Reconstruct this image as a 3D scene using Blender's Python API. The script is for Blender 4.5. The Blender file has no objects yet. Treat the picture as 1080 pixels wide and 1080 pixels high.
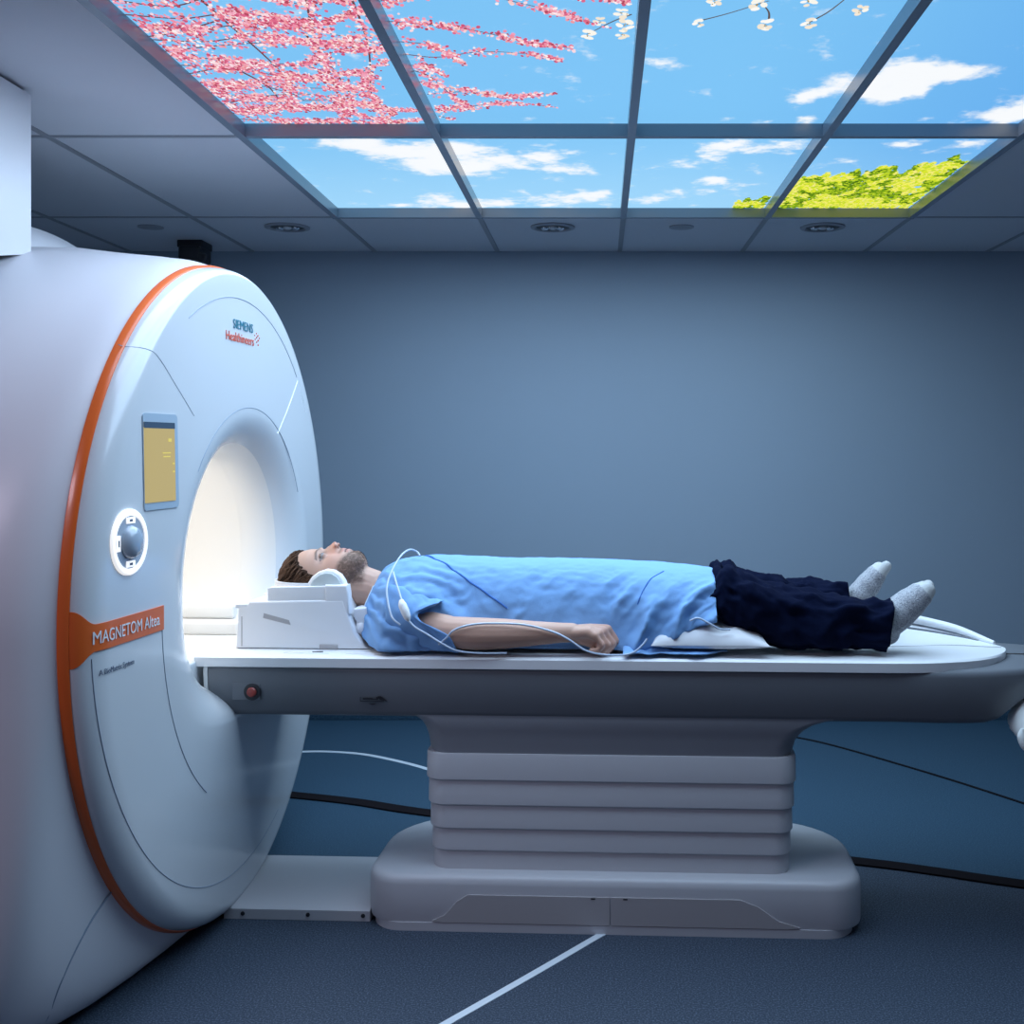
import bpy, bmesh, math, random
import numpy as np
from math import sin, cos, pi, radians, sqrt
from mathutils import Vector, Matrix, noise as mnoise

random.seed(7)
rng = np.random.default_rng(7)
scene = bpy.context.scene
COL = scene.collection

# ------------------------------------------------------------------ materials
def mat(name, color, rough=0.5, metal=0.0, spec=0.5, coat=0.0, emit=None, estr=0.0, bump=0.0, bscale=100.0, noise_amt=0.0, sss=0.0, trans=0.0):
    m = bpy.data.materials.new(name); m.use_nodes = True
    nt = m.node_tree; b = nt.nodes['Principled BSDF']
    b.inputs['Base Color'].default_value = (*color, 1)
    b.inputs['Roughness'].default_value = rough
    b.inputs['Metallic'].default_value = metal
    b.inputs['Specular IOR Level'].default_value = spec
    b.inputs['Coat Weight'].default_value = coat
    b.inputs['Coat Roughness'].default_value = 0.08
    if trans: b.inputs['Transmission Weight'].default_value = trans
    if sss:
        b.inputs['Subsurface Weight'].default_value = sss
        b.inputs['Subsurface Radius'].default_value = (0.01, 0.004, 0.002)
    if emit:
        b.inputs['Emission Color'].default_value = (*emit, 1)
        b.inputs['Emission Strength'].default_value = estr
    if bump or noise_amt:
        tc = nt.nodes.new('ShaderNodeTexCoord')
        nz = nt.nodes.new('ShaderNodeTexNoise'); nz.inputs['Scale'].default_value = bscale; nz.inputs['Detail'].default_value = 4
        nt.links.new(tc.outputs['Object'], nz.inputs['Vector'])
        if bump:
            bp = nt.nodes.new('ShaderNodeBump'); bp.inputs['Strength'].default_value = bump; bp.inputs['Distance'].default_value = 0.004
            nt.links.new(nz.outputs['Fac'], bp.inputs['Height']); nt.links.new(bp.outputs['Normal'], b.inputs['Normal'])
        if noise_amt:
            mx = nt.nodes.new('ShaderNodeMix'); mx.data_type = 'RGBA'
            mx.inputs['A'].default_value = (*[c * (1 - noise_amt) for c in color], 1)
            mx.inputs['B'].default_value = (*[min(1, c * (1 + noise_amt)) for c in color], 1)
            nt.links.new(nz.outputs['Fac'], mx.inputs['Factor'])
            nt.links.new(mx.outputs['Result'], b.inputs['Base Color'])
    return m

def attr_mat(name, attr, rough=0.5, emission=False, estr=1.0, sss=0.0, bump=0.0, bscale=300):
    m = bpy.data.materials.new(name); m.use_nodes = True
    nt = m.node_tree; b = nt.nodes['Principled BSDF']
    a = nt.nodes.new('ShaderNodeAttribute'); a.attribute_name = attr
    if emission:
        b.inputs['Base Color'].default_value = (0, 0, 0, 1)
        b.inputs['Specular IOR Level'].default_value = 0.0
        nt.links.new(a.outputs['Color'], b.inputs['Emission Color'])
        b.inputs['Emission Strength'].default_value = estr
    else:
        nt.links.new(a.outputs['Color'], b.inputs['Base Color'])
    b.inputs['Roughness'].default_value = rough
    if sss:
        b.inputs['Subsurface Weight'].default_value = sss
        b.inputs['Subsurface Radius'].default_value = (0.008, 0.003, 0.002)
    if bump:
        tc = nt.nodes.new('ShaderNodeTexCoord')
        nz = nt.nodes.new('ShaderNodeTexNoise'); nz.inputs['Scale'].default_value = bscale
        bp = nt.nodes.new('ShaderNodeBump'); bp.inputs['Strength'].default_value = bump; bp.inputs['Distance'].default_value = 0.002
        nt.links.new(tc.outputs['Object'], nz.inputs['Vector'])
        nt.links.new(nz.outputs['Fac'], bp.inputs['Height']); nt.links.new(bp.outputs['Normal'], b.inputs['Normal'])
    return m

M = {}
M['gloss_white'] = mat('gloss_white_plastic', (0.66, 0.69, 0.72), 0.18, spec=0.5, coat=0.25)
M['body_white'] = mat('satin_white_plastic', (0.70, 0.70, 0.74), 0.35)
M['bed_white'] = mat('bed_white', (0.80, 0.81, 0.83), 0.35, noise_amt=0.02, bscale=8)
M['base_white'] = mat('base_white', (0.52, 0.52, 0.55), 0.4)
M['base_grey'] = mat('base_inset', (0.42, 0.40, 0.41), 0.5)
M['grey'] = mat('grey_plastic', (0.155, 0.168, 0.19), 0.45, spec=0.4)
M['neck'] = mat('neck_plastic', (0.27, 0.28, 0.31), 0.5)
M['strip_white'] = mat('edge_white', (0.7, 0.71, 0.72), 0.4)
M['orange'] = mat('orange_trim', (0.80, 0.14, 0.02), 0.3, coat=0.2)
M['seam'] = mat('seam_line', (0.27, 0.33, 0.42), 0.6)
M['seam_light'] = mat('seam_light_line', (0.85, 0.88, 0.92), 0.4)
M['dark'] = mat('dark_plastic', (0.02, 0.02, 0.025), 0.45)
M['red'] = mat('red_button', (0.32, 0.055, 0.045), 0.35)
M['wall'] = mat('wall_paint', (0.25, 0.32, 0.40), 0.6, noise_amt=0.03, bscale=1.5)
M['side_wall'] = mat('side_wall_paint', (0.34, 0.36, 0.42), 0.6)
M['tile'] = mat('ceiling_tile', (0.60, 0.61, 0.65), 0.85, bump=0.15, bscale=400)
M['tbar'] = mat('ceiling_bar', (0.26, 0.30, 0.36), 0.22)
M['tbar_dim'] = mat('ceiling_bar_dim', (0.30, 0.31, 0.34), 0.5)
M['gown'] = mat('gown_fabric', (0.20, 0.38, 0.67), 0.85, spec=0.2, bump=0.12, bscale=260)
M['gown_in'] = mat('gown_trim', (0.62, 0.74, 0.88), 0.8, spec=0.2)
M['gown_dark'] = mat('gown_lap_binding', (0.06, 0.17, 0.48), 0.85, spec=0.2)
M['trousers'] = mat('trouser_fabric', (0.0025, 0.005, 0.020), 0.95, spec=0.06, bump=0.2, bscale=180)
M['pillow'] = mat('pillow_cloth', (0.74, 0.75, 0.78), 0.8, spec=0.2)
M['tube'] = mat('clear_tube', (0.50, 0.60, 0.74), 0.2, spec=0.6)
M['clip'] = mat('clip_plastic', (0.82, 0.83, 0.84), 0.35)
M['coil'] = mat('coil_plastic', (0.78, 0.78, 0.81), 0.4)
M['foam'] = mat('ear_foam', (0.60, 0.66, 0.67), 0.9)
M['foam_rim'] = mat('ear_rim', (0.84, 0.83, 0.85), 0.7)
M['tape'] = mat('floor_tape', (0.62, 0.68, 0.74), 0.5)
M['strip'] = mat('floor_strip', (0.010, 0.008, 0.010), 0.9, spec=0.08)
M['chrome'] = mat('downlight_chrome', (0.6, 0.6, 0.62), 0.12, metal=1.0)
M['bulb'] = mat('unlit_bulb', (0.55, 0.57, 0.6), 0.15)
M['bore'] = mat('bore_lining', (0.76, 0.755, 0.74), 0.35)
M['teal'] = mat('teal_ink', (0.0, 0.18, 0.26), 0.4)
M['orange_ink'] = mat('orange_ink', (0.72, 0.10, 0.05), 0.4)
M['white_ink'] = mat('white_ink', (0.85, 0.86, 0.88), 0.4)
M['grey_ink'] = mat('grey_ink', (0.12, 0.15, 0.22), 0.5)
M['screen'] = mat('lit_screen', (0.02, 0.02, 0.02), 0.2, emit=(0.55, 0.44, 0.17), estr=0.85)
M['screen_bar'] = mat('screen_bar', (0.03, 0.04, 0.06), 0.2, emit=(0.02, 0.05, 0.10), estr=0.8)
M['screen_mark'] = mat('screen_mark', (0.02, 0.02, 0.02), 0.2, emit=(0.75, 0.66, 0.15), estr=0.9)
M['bezel'] = mat('screen_bezel', (0.40, 0.50, 0.60), 0.2)
M['ring_lit'] = mat('lit_ring', (0.8, 0.8, 0.8), 0.3, emit=(0.95, 0.93, 0.92), estr=0.75)
M['knob'] = mat('knob_glass', (0.42, 0.50, 0.60), 0.15, coat=0.5)
M['dial'] = mat('dial_ring', (0.45, 0.50, 0.58), 0.3)
M['hair'] = mat('hair_brown', (0.034, 0.016, 0.009), 0.8, spec=0.15, noise_amt=0.5, bscale=90)
M['hair2'] = mat('hair_brown_light', (0.085, 0.038, 0.019), 0.5, spec=0.3)
M['skin'] = attr_mat('skin', 'tint', 0.5, sss=0.12, bump=0.05)
M['sock'] = mat('sock_knit', (0.42, 0.43, 0.46), 0.95, spec=0.1, bump=0.8, bscale=230, noise_amt=0.0)
M['sock_toe'] = mat('sock_toe', (0.50, 0.51, 0.51), 0.95, spec=0.1, bump=0.3, bscale=200)
M['print'] = attr_mat('backlit_print', 'tint', emission=True, estr=1.0)
M['paper'] = mat('white_cloth', (0.80, 0.82, 0.80), 0.8)

def speck(m, lo, hi, scale, th=0.58):
    nt = m.node_tree; b = nt.nodes['Principled BSDF']
    tc = nt.nodes.new('ShaderNodeTexCoord')
    nz = nt.nodes.new('ShaderNodeTexNoise'); nz.inputs['Scale'].default_value = scale; nz.inputs['Detail'].default_value = 6; nz.inputs['Roughness'].default_value = 0.75
    nt.links.new(tc.outputs['Object'], nz.inputs['Vector'])
    cr = nt.nodes.new('ShaderNodeValToRGB')
    cr.color_ramp.elements[0].position = th - 0.12; cr.color_ramp.elements[0].color = (*lo, 1)
    cr.color_ramp.elements[1].position = th + 0.1; cr.color_ramp.elements[1].color = (*hi, 1)
    nt.links.new(nz.outputs['Fac'], cr.inputs['Fac']); nt.links.new(cr.outputs['Color'], b.inputs['Base Color'])
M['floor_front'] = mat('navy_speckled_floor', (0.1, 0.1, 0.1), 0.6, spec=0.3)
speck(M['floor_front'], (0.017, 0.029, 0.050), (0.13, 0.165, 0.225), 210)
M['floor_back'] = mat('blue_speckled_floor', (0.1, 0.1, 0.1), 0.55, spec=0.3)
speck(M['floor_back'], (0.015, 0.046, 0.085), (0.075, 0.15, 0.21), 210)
speck(M['sock'], (0.15, 0.16, 0.19), (0.46, 0.47, 0.50), 260, 0.47)

# ------------------------------------------------------------------ object helpers
PSI = radians(2.7)
O = Vector((0.0, 3.33, 0.0))
UD = Vector((cos(PSI), -sin(PSI), 0)); VD = Vector((sin(PSI), cos(PSI), 0))
BASE = {}

def tag(o, label=None, cat=None, group=None, kind=None):
    if label: o['label'] = label
    if cat: o['category'] = cat
    if group: o['group'] = group
    if kind: o['kind'] = kind
    return o

def thing(name, label, cat, base=(0, 0, 0), group=None, frame=True, kind=None):
    """Empty at the thing's base; with frame=True, base is (u, v, z) along the couch axis."""
    o = bpy.data.objects.new(name, None); COL.objects.link(o)
    o.empty_display_size = 0.1
    if frame:
        o.location = O + UD * base[0] + VD * base[1] + Vector((0, 0, base[2])); o.rotation_euler = (0, 0, -PSI)
    else:
        o.location = base
    BASE[o.name] = Vector(base)
    return tag(o, label, cat, group, kind)

def finish(me, angle=40):
    for p in me.polygons: p.use_smooth = True
    me.set_sharp_from_angle(angle=radians(angle))

def obj(name, geo, m, parent=None, frame=True, angle=40, base=None):
    """geo: a bmesh or a mesh, in the coordinates of its thing's frame."""
    if isinstance(geo, bmesh.types.BMesh):
        me = bpy.data.meshes.new(name); geo.normal_update(); geo.to_mesh(me); geo.free()
    else:
        me = geo
    if m is not None:
        for mm in (m if isinstance(m, (list, tuple)) else [m]): me.materials.append(mm)
    finish(me, angle)
    o = bpy.data.objects.new(name, me); COL.objects.link(o)
    if parent is not None:
        root = parent
        off = BASE[root.name]
        me.transform(Matrix.Translation(-off))
        o.parent = parent
        BASE[o.name] = off
    else:
        b = Vector(base) if base is not None else Vector((0, 0, 0))
        me.transform(Matrix.Translation(-b))
        if frame:
            o.location = O + UD * b[0] + VD * b[1] + Vector((0, 0, b[2])); o.rotation_euler = (0, 0, -PSI)
        else:
            o.location = b
        BASE[o.name] = b
    return o

def struct(name, geo, m, angle=40, parent=None):
    o = obj(name, geo, m, parent, frame=False, angle=angle)
    if parent is None: o['kind'] = 'structure'
    return o

def new(): return bmesh.new()

def box(bm, lo, hi, bev=0.0, seg=3):
    r = bmesh.ops.create_cube(bm, size=1.0)
    vs = r['verts']
    for v in vs:
        v.co = Vector([(lo[i] + hi[i]) / 2 + v.co[i] * (hi[i] - lo[i]) for i in range(3)])
    if bev:
        es = list({e for v in vs for e in v.link_edges})
        bmesh.ops.bevel(bm, geom=es, offset=bev, segments=seg, profile=0.5, affect='EDGES')
    return bm

def loft(bm, rings, closed=True, cap0=True, cap1=True):
    rows = [[bm.verts.new(p) for p in r] for r in rings]
    n = len(rows[0])
    for a, b in zip(rows, rows[1:]):
        for i in range(n if closed else n - 1):
            j = (i + 1) % n
            bm.faces.new((a[i], a[j], b[j], b[i]))
    if closed and cap0: bm.faces.new(list(reversed(rows[0])))
    if closed and cap1: bm.faces.new(rows[-1])
    return rows

def fixn(bm):
    bmesh.ops.recalc_face_normals(bm, faces=bm.faces[:]); return bm

def spline(pts, n=8):
    pts = [Vector(p) for p in pts]
    if len(pts) < 3:
        return pts
    P = [pts[0] * 2 - pts[1]] + pts + [pts[-1] * 2 - pts[-2]]
    out = []
    for i in range(1, len(P) - 2):
        p0, p1, p2, p3 = P[i - 1:i + 3]
        for k in range(n):
            t = k / n
            out.append(0.5 * ((2 * p1) + (p2 - p0) * t + (2 * p0 - 5 * p1 + 4 * p2 - p3) * t * t + (3 * p1 - p0 - 3 * p2 + p3) * t ** 3))
    out.append(pts[-1]); return out

def tube(bm, pts, r, seg=8, smooth=0, closed=False):
    """round tube through pts; r number or list"""
    P = spline(pts, smooth) if smooth else [Vector(p) for p in pts]
    n = len(P)
    R = [r] * n if not isinstance(r, (list, tuple)) else [np.interp(i / (n - 1), np.linspace(0, 1, len(r)), r) for i in range(n)]
    rings = []; prev = None
    for i, p in enumerate(P):
        a = P[(i + 1) % n] if (closed or i < n - 1) else P[i]
        b = P[i - 1] if (closed or i > 0) else P[i]
        t = (a - b).normalized()
        if prev is None:
            x = t.orthogonal().normalized()
        else:
            x = (prev - t * prev.dot(t)).normalized()
        prev = x; y = t.cross(x)
        rings.append([p + (x * cos(2 * pi * k / seg) + y * sin(2 * pi * k / seg)) * R[i] for k in range(seg)])
    if closed:
        rings.append(rings[0][:])
        loft(bm, rings, True, False, False); bmesh.ops.remove_doubles(bm, verts=bm.verts[:], dist=1e-6)
    else:
        loft(bm, rings, True, True, True)
    return bm

def prism(bm, pts, d, axis=1, a0=0.0, bev=0.0):
    """polygon pts (2D) extruded from a0 to d along axis"""
    def mk(p, a):
        q = [0, 0, 0]; oth = [i for i in range(3) if i != axis]
        q[oth[0]], q[oth[1]], q[axis] = p[0], p[1], a
        return q
    n0 = len(bm.verts)
    A = [bm.verts.new(mk(p, a0)) for p in pts]; B = [bm.verts.new(mk(p, d)) for p in pts]
    n = len(pts)
    fs = [bm.faces.new(A), bm.faces.new(list(reversed(B)))]
    for i in range(n):
        j = (i + 1) % n
        fs.append(bm.faces.new((A[j], A[i], B[i], B[j])))
    bmesh.ops.recalc_face_normals(bm, faces=fs)
    if bev:
        es = list({e for f in fs[:2] for e in f.edges})
        bmesh.ops.bevel(bm, geom=es, offset=bev, segments=3, profile=0.5, affect='EDGES')
    return bm

def lathe(bm, prof, center, axis='z', seg=32):
    c = Vector(center); rings = []
    for r, h in prof:
        ring = []
        for k in range(seg):
            a = 2 * pi * k / seg
            if axis == 'z': d = Vector((r * cos(a), r * sin(a), h))
            elif axis == 'u': d = Vector((h, r * cos(a), r * sin(a)))
            else: d = Vector((r * cos(a), h, r * sin(a)))
            ring.append(c + d)
        rings.append(ring)
    loft(bm, rings, True, True, True); return fixn(bm)

def text_mesh(body, size, fn, width=None, depth=0.0004, bold=0.0):
    cu = bpy.data.curves.new('lettering', 'FONT'); cu.body = body; cu.size = size; cu.extrude = depth; cu.offset = bold; cu.resolution_u = 3
    t = bpy.data.objects.new('lettering', cu); COL.objects.link(t)
    dg = bpy.context.evaluated_depsgraph_get(); dg.update()
    me = bpy.data.meshes.new_from_object(t.evaluated_get(dg)); bpy.data.objects.remove(t); bpy.data.curves.remove(cu)
    xs = [v.co.x for v in me.vertices]; w = max(xs) - min(xs); x0 = min(xs)
    k = (width / w) if width else 1.0
    for v in me.vertices:
        v.co = fn((v.co.x - x0) * k, v.co.y, v.co.z)
    me.update(); return me

def remesh(bm, voxel, smooth_it=3, factor=0.5):
    me = bpy.data.meshes.new('tmp'); fixn(bm); bm.to_mesh(me); bm.free()
    o = bpy.data.objects.new('tmp', me); COL.objects.link(o)
    r = o.modifiers.new('r', 'REMESH'); r.mode = 'VOXEL'; r.voxel_size = voxel; r.adaptivity = 0
    s = o.modifiers.new('s', 'SMOOTH'); s.factor = factor; s.iterations = smooth_it
    dg = bpy.context.evaluated_depsgraph_get(); dg.update()
    out = bpy.data.meshes.new_from_object(o.evaluated_get(dg))
    bpy.data.objects.remove(o); bpy.data.meshes.remove(me)
    return out

def ell(bm, c, r, rot=None, seg=24):
    res = bmesh.ops.create_uvsphere(bm, u_segments=seg, v_segments=seg // 2, radius=1.0)
    for v in res['verts']:
        p = Vector((v.co.x * r[0], v.co.y * r[1], v.co.z * r[2]))
        if rot: p = rot @ p
        v.co = p + Vector(c)

def caps(bm, chain, seg=16):
    """chain of (point, radius): tapered capsules"""
    for p, r in chain: ell(bm, p, (r, r, r), seg=seg)
    for (p, r), (q, s) in zip(chain, chain[1:]):
        p, q = Vector(p), Vector(q); t = (q - p)
        if t.length < 1e-6: continue
        t.normalize(); x = t.orthogonal().normalized(); y = t.cross(x)
        loft(bm, [[p + (x * cos(2 * pi * k / seg) + y * sin(2 * pi * k / seg)) * r for k in range(seg)],
                  [q + (x * cos(2 * pi * k / seg) + y * sin(2 * pi * k / seg)) * s for k in range(seg)]])

def sm(a, b, x):
    t = max(0.0, min(1.0, (x - a) / (b - a))); return t * t * (3 - 2 * t)
def lerp(a, b, t): return a + (b - a) * t
def fbm(p, o=3): return mnoise.fractal(Vector(p), 1.0, 2.0, o, noise_basis='PERLIN_ORIGINAL')

# ================================================================== THE ROOM
CZ = 2.333
YW = 5.505
XL, XR, YF = -3.4, 3.3, -0.6
# floor: two speckled slabs, navy in front and blue behind, meeting under the couch base
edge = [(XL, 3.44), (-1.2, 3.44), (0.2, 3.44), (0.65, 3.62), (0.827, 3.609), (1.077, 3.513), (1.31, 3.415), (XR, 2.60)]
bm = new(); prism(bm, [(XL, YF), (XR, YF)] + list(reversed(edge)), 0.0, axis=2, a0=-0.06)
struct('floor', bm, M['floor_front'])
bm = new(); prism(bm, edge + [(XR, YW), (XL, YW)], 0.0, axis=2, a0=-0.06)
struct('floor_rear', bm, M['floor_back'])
bm = new(); box(bm, (XL, YW, 0), (XR, YW + 0.1, CZ + 0.12)); struct('wall_back', bm, M['wall'])
bm = new(); box(bm, (XL - 0.1, YF, 0), (XL, YW + 0.1, CZ + 0.12)); struct('wall_left', bm, M['side_wall'])
bm = new(); box(bm, (XR, YF, 0), (XR + 0.1, YW + 0.1, CZ + 0.12)); struct('wall_right', bm, M['side_wall'])
bm = new(); box(bm, (XL, YW - 0.012, 0), (XR, YW, 0.1), 0.004); struct('baseboard_back', bm, M['floor_back'])

# ceiling: plain tiles around the opening of the sky panels
GX = [-1.122 + 0.61 * k for k in range(5)]
GY = [2.243, 3.463, 4.683]
bm = new()
for lo, hi in (((XL, GY[2]), (XR, YW)), ((XL, YF), (XR, GY[0])), ((XL, GY[0]), (GX[0], GY[2])), ((GX[4], GY[0]), (XR, GY[2]))):
    box(bm, (lo[0], lo[1], CZ), (hi[0], hi[1], CZ + 0.02))
box(bm, (XL, YF, CZ + 0.075), (XR, YW, CZ + 0.095))
struct('ceiling', bm, M['tile'])
# grid bars of the plain tiles
bm = new()
xs = [GX[0] - 0.61 * k for k in range(1, 4)] + [GX[4] + 0.61 * k for k in range(1, 4)]
w = 0.011
for x in xs: box(bm, (x - w, YF, CZ - 0.003), (x + w, YW, CZ + 0.004))
for x in GX:
    box(bm, (x - w, GY[2] + w, CZ - 0.003), (x + w, YW, CZ + 0.004)); box(bm, (x - w, YF, CZ - 0.003), (x + w, GY[0] - w, CZ + 0.004))
for y in (GY[0] - 1.22, GY[0], GY[1], GY[2]):
    if y in GY:
        box(bm, (XL, y - w, CZ - 0.0025), (GX[0] - w, y + w, CZ + 0.004)); box(bm, (GX[4] + w, y - w, CZ - 0.0025), (XR, y + w, CZ + 0.004))
    else: box(bm, (XL, y - w, CZ - 0.0025), (XR, y + w, CZ + 0.004))
struct('trim_1', bm, M['tbar_dim'])
# deep glossy bars between the sky panels
bm = new(); w = 0.013
for x in GX: box(bm, (x - w, GY[0] - w, CZ - 0.006), (x + w, GY[2] + w, CZ + 0.04))
for y in GY:
    for a, b in zip(GX, GX[1:]): box(bm, (a + w, y - w, CZ - 0.004), (b - w, y + w, CZ + 0.04))
struct('trim_2', bm, M['tbar'])

# ---- sky panels: backlit prints in the ceiling grid
def sky_mat():
    m = bpy.data.materials.new('backlit_sky'); m.use_nodes = True
    nt = m.node_tree; b = nt.nodes['Principled BSDF']
    a = nt.nodes.new('ShaderNodeAttribute'); a.attribute_name = 'cloud'
    a2 = nt.nodes.new('ShaderNodeAttribute'); a2.attribute_name = 'sky'
    tc = nt.nodes.new('ShaderNodeTexCoord')
    mp = nt.nodes.new('ShaderNodeMapping'); mp.inputs['Scale'].default_value = (1.0, 1.0, 1.0)
    nz = nt.nodes.new('ShaderNodeTexNoise'); nz.inputs['Scale'].default_value = 9.0; nz.inputs['Detail'].default_value = 10; nz.inputs['Roughness'].default_value = 0.62
    nt.links.new(tc.outputs['Object'], mp.inputs['Vector']); nt.links.new(mp.outputs['Vector'], nz.inputs['Vector'])
    ad = nt.nodes.new('ShaderNodeMath'); ad.operation = 'MULTIPLY_ADD'; ad.inputs[1].default_value = 2.6; ad.inputs[2].default_value = -1.3
    nt.links.new(nz.outputs['Fac'], ad.inputs[0])
    sm_ = nt.nodes.new('ShaderNodeMath'); sm_.operation = 'ADD'
    nt.links.new(a.outputs['Fac'], sm_.inputs[0]); nt.links.new(ad.outputs[0], sm_.inputs[1])
    mr = nt.nodes.new('ShaderNodeMapRange'); mr.interpolation_type = 'SMOOTHSTEP'
    mr.inputs['From Min'].default_value = 0.25; mr.inputs['From Max'].default_value = 0.95
    nt.links.new(sm_.outputs[0], mr.inputs['Value'])
    mx = nt.nodes.new('ShaderNodeMix'); mx.data_type = 'RGBA'
    mx.inputs['B'].default_value = (0.93, 0.95, 0.97, 1)
    nt.links.new(a2.outputs['Color'], mx.inputs['A'])
    nt.links.new(mr.outputs['Result'], mx.inputs['Factor'])
    nt.links.new(mx.outputs['Result'], b.inputs['Emission Color'])
    b.inputs['Emission Strength'].default_value = 1.0
    b.inputs['Base Color'].default_value = (0, 0, 0, 1); b.inputs['Roughness'].default_value = 0.3
    b.inputs['Specular IOR Level'].default_value = 0.15
    return m
M['sky'] = sky_mat()
# clouds of the print: (x, y, half-width, half-depth, strength)
CLOUDS = [(-0.86, 3.66, .16, .10, .7), (-0.66, 3.78, .18, .13, .9), (-0.56, 3.98, .12, .14, .9), (-0.36, 3.95, .16, .13, .9), (-0.22, 3.84, .12, .08, .7),
          (-0.13, 4.05, .09, .08, .6), (-0.45, 3.72, .12, .10, .7), (-0.92, 4.60, .12, .07, .6), (-0.67, 4.52, .12, .10, .7), (-0.60, 4.63, .16, .06, .6), (-0.40, 4.58, .14, .09, .8),
          (-0.15, 4.50, .14, .14, .8), (0.02, 4.42, .08, .14, .5), (0.26, 3.97, .07, .08, .7), (0.36, 3.84, .07, .14, .8), (0.43, 4.18, .06, .08, .7), (0.46, 3.70, .10, .08, .6), (0.62, 3.70, .10, .09, .7),
          (0.22, 4.52, .10, .10, .7), (0.40, 4.36, .10, .10, .6), (0.56, 4.26, .08, .06, .5), (1.0, 3.68, .06, .05, .6), (1.22, 3.68, .08, .07, .8), (0.86, 3.92, .10, .07, .6),
          (0.66, 3.10, .06, .10, .8), (0.77, 3.06, .09, .13, 1.0), (0.87, 3.0, .10, .14, 1.0), (0.97, 2.99, .07, .06, .8), (0.82, 3.17, .07, .08, .8), (1.20, 3.37, .10, .07, .9), (1.27, 3.30, .06, .12, 1.0),
          (0.59, 3.18, .03, .08, .8), (0.63, 3.41, .04, .04, .6), (0.52, 3.42, .04, .03, .5), (0.16, 2.91, .05, .04, .6), (-0.08, 3.03, .04, .06, .5), (-0.95, 3.36, .05, .06, .5)]
NAMES = [['blossom-covered sky print, leftmost panel of the row further from the wall', 'sky print with pink blossom tips reaching in from its left edge', 'clear blue sky print with white flowers at its near end', 'sky print with one big white cloud, far right of the long near row'],
         ['cloudy sky print, leftmost panel of the row by the back wall', 'sky print with wispy clouds beside the leftmost panel of the wall row', 'sky print with small clouds and a tuft of yellow-green leaves at its corner', 'sky print with a yellow-green tree, rightmost of the wall row']]
def poly_dab(V, Fc, C, x, y, z, r, col, n=6, asp=1.0, rot=0.0):
    i0 = len(V)
    for k in range(n):
        a = 2 * pi * k / n; px, py = r * cos(a), r * asp * sin(a)
        V.append((x + px * cos(rot) - py * sin(rot), y + px * sin(rot) + py * cos(rot), z)); C.append((*col, 1))
    Fc.append(tuple(range(i0 + n - 1, i0 - 1, -1)))
DABS = {}
ZD = CZ + 0.036
def panel_of(x, y, mg=0.02):
    for r in range(2):
        for c in range(4):
            if GX[c] + mg < x < GX[c + 1] - mg and GY[r] + mg < y < GY[r + 1] - mg: return (r, c)
    return None
def dab(x, y, r, col, lay=0, **k):
    p = panel_of(x, y, 0.014 + r)
    if p is None: return
    V, Fc, C = DABS.setdefault(p, ([], [], []))
    poly_dab(V, Fc, C, x, y, ZD - 0.0006 - 0.0003 * lay - random.random() * 0.00015, r, col, **k)
PINKS = [(0.86, 0.28, 0.40), (0.92, 0.48, 0.58), (0.62, 0.10, 0.20), (0.95, 0.70, 0.76), (0.78, 0.18, 0.27), (0.97, 0.86, 0.88), (0.46, 0.07, 0.12), (0.94, 0.60, 0.58), (0.86, 0.33, 0.36), (0.88, 0.36, 0.50), (0.72, 0.14, 0.26)]
def twig(pts, r0, r1, col=(0.16, 0.06, 0.07)):
    P = spline([(a, b, 0) for a, b in pts], 14)
    for i, p in enumerate(P):
        t = i / max(1, len(P) - 1)
        q = P[min(i + 1, len(P) - 1)]; n = 4
        for k in range(n):
            s = p.lerp(q, k / n); rr = lerp(r0, r1, t)
            dab(s.x, s.y, rr, col, 0, n=6, asp=2.2, rot=math.atan2(q.y - p.y, q.x - p.x) + pi / 2)
def blossoms(pts, dens, spread, r=(0.0025, 0.0058), fade=True):
    dens *= 3.0; spread *= 0.78
    P = spline([(a, b, 0) for a, b in pts], 20)
    L = sum((b - a).length for a, b in zip(P, P[1:]))
    for i in range(int(L * dens)):
        t = random.random(); s = P[min(len(P) - 1, int(t * len(P)))]
        # blossom comes in bunches
        g = mnoise.noise(Vector((s.x * 9 + 3, s.y * 9, t * 2)))
        if g < -0.05 and random.random() < 0.82: continue
        sp = spread * (1.0 - 0.6 * t if fade else 1)
        x = s.x + random.gauss(0, sp); y = s.y + random.gauss(0, sp * 2.0)
        c = random.choice(PINKS); rr = random.uniform(*r)
        dab(x, y, rr, c, 1 + random.randint(0, 3), n=6, asp=1.8, rot=random.uniform(-.4, .4))
MAIN = []
for k in range(20):                                   # boughs of the cherry tree across the first panel
    y0 = 2.27 + k * 0.060
    x1 = -0.55 + random.uniform(-0.10, 0.04)
    pts = [(-1.11, y0 + random.uniform(-.03, .03)), (-0.98, y0 + random.uniform(-.06, .04)), (-0.82, y0 + random.uniform(-.08, .06)), (-0.68, y0 + random.uniform(-.08, .08)), (x1, y0 + random.uniform(-.08, .1))]
    MAIN.append(pts); twig(pts, 0.004, 0.0015); blossoms(pts, 560, 0.013)
for pts in ([(-0.62, 2.26), (-0.70, 2.7), (-0.74, 3.05), (-0.78, 3.42)], [(-0.55, 2.3), (-0.58, 2.75), (-0.66, 3.2), (-0.66, 3.42)], [(-0.9, 2.5), (-0.86, 3.0), (-0.92, 3.3)], [(-0.72, 2.7), (-0.72, 3.2), (-0.82, 3.44)]):
    twig(pts, 0.004, 0.0015); blossoms(pts, 190, 0.024)
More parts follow.
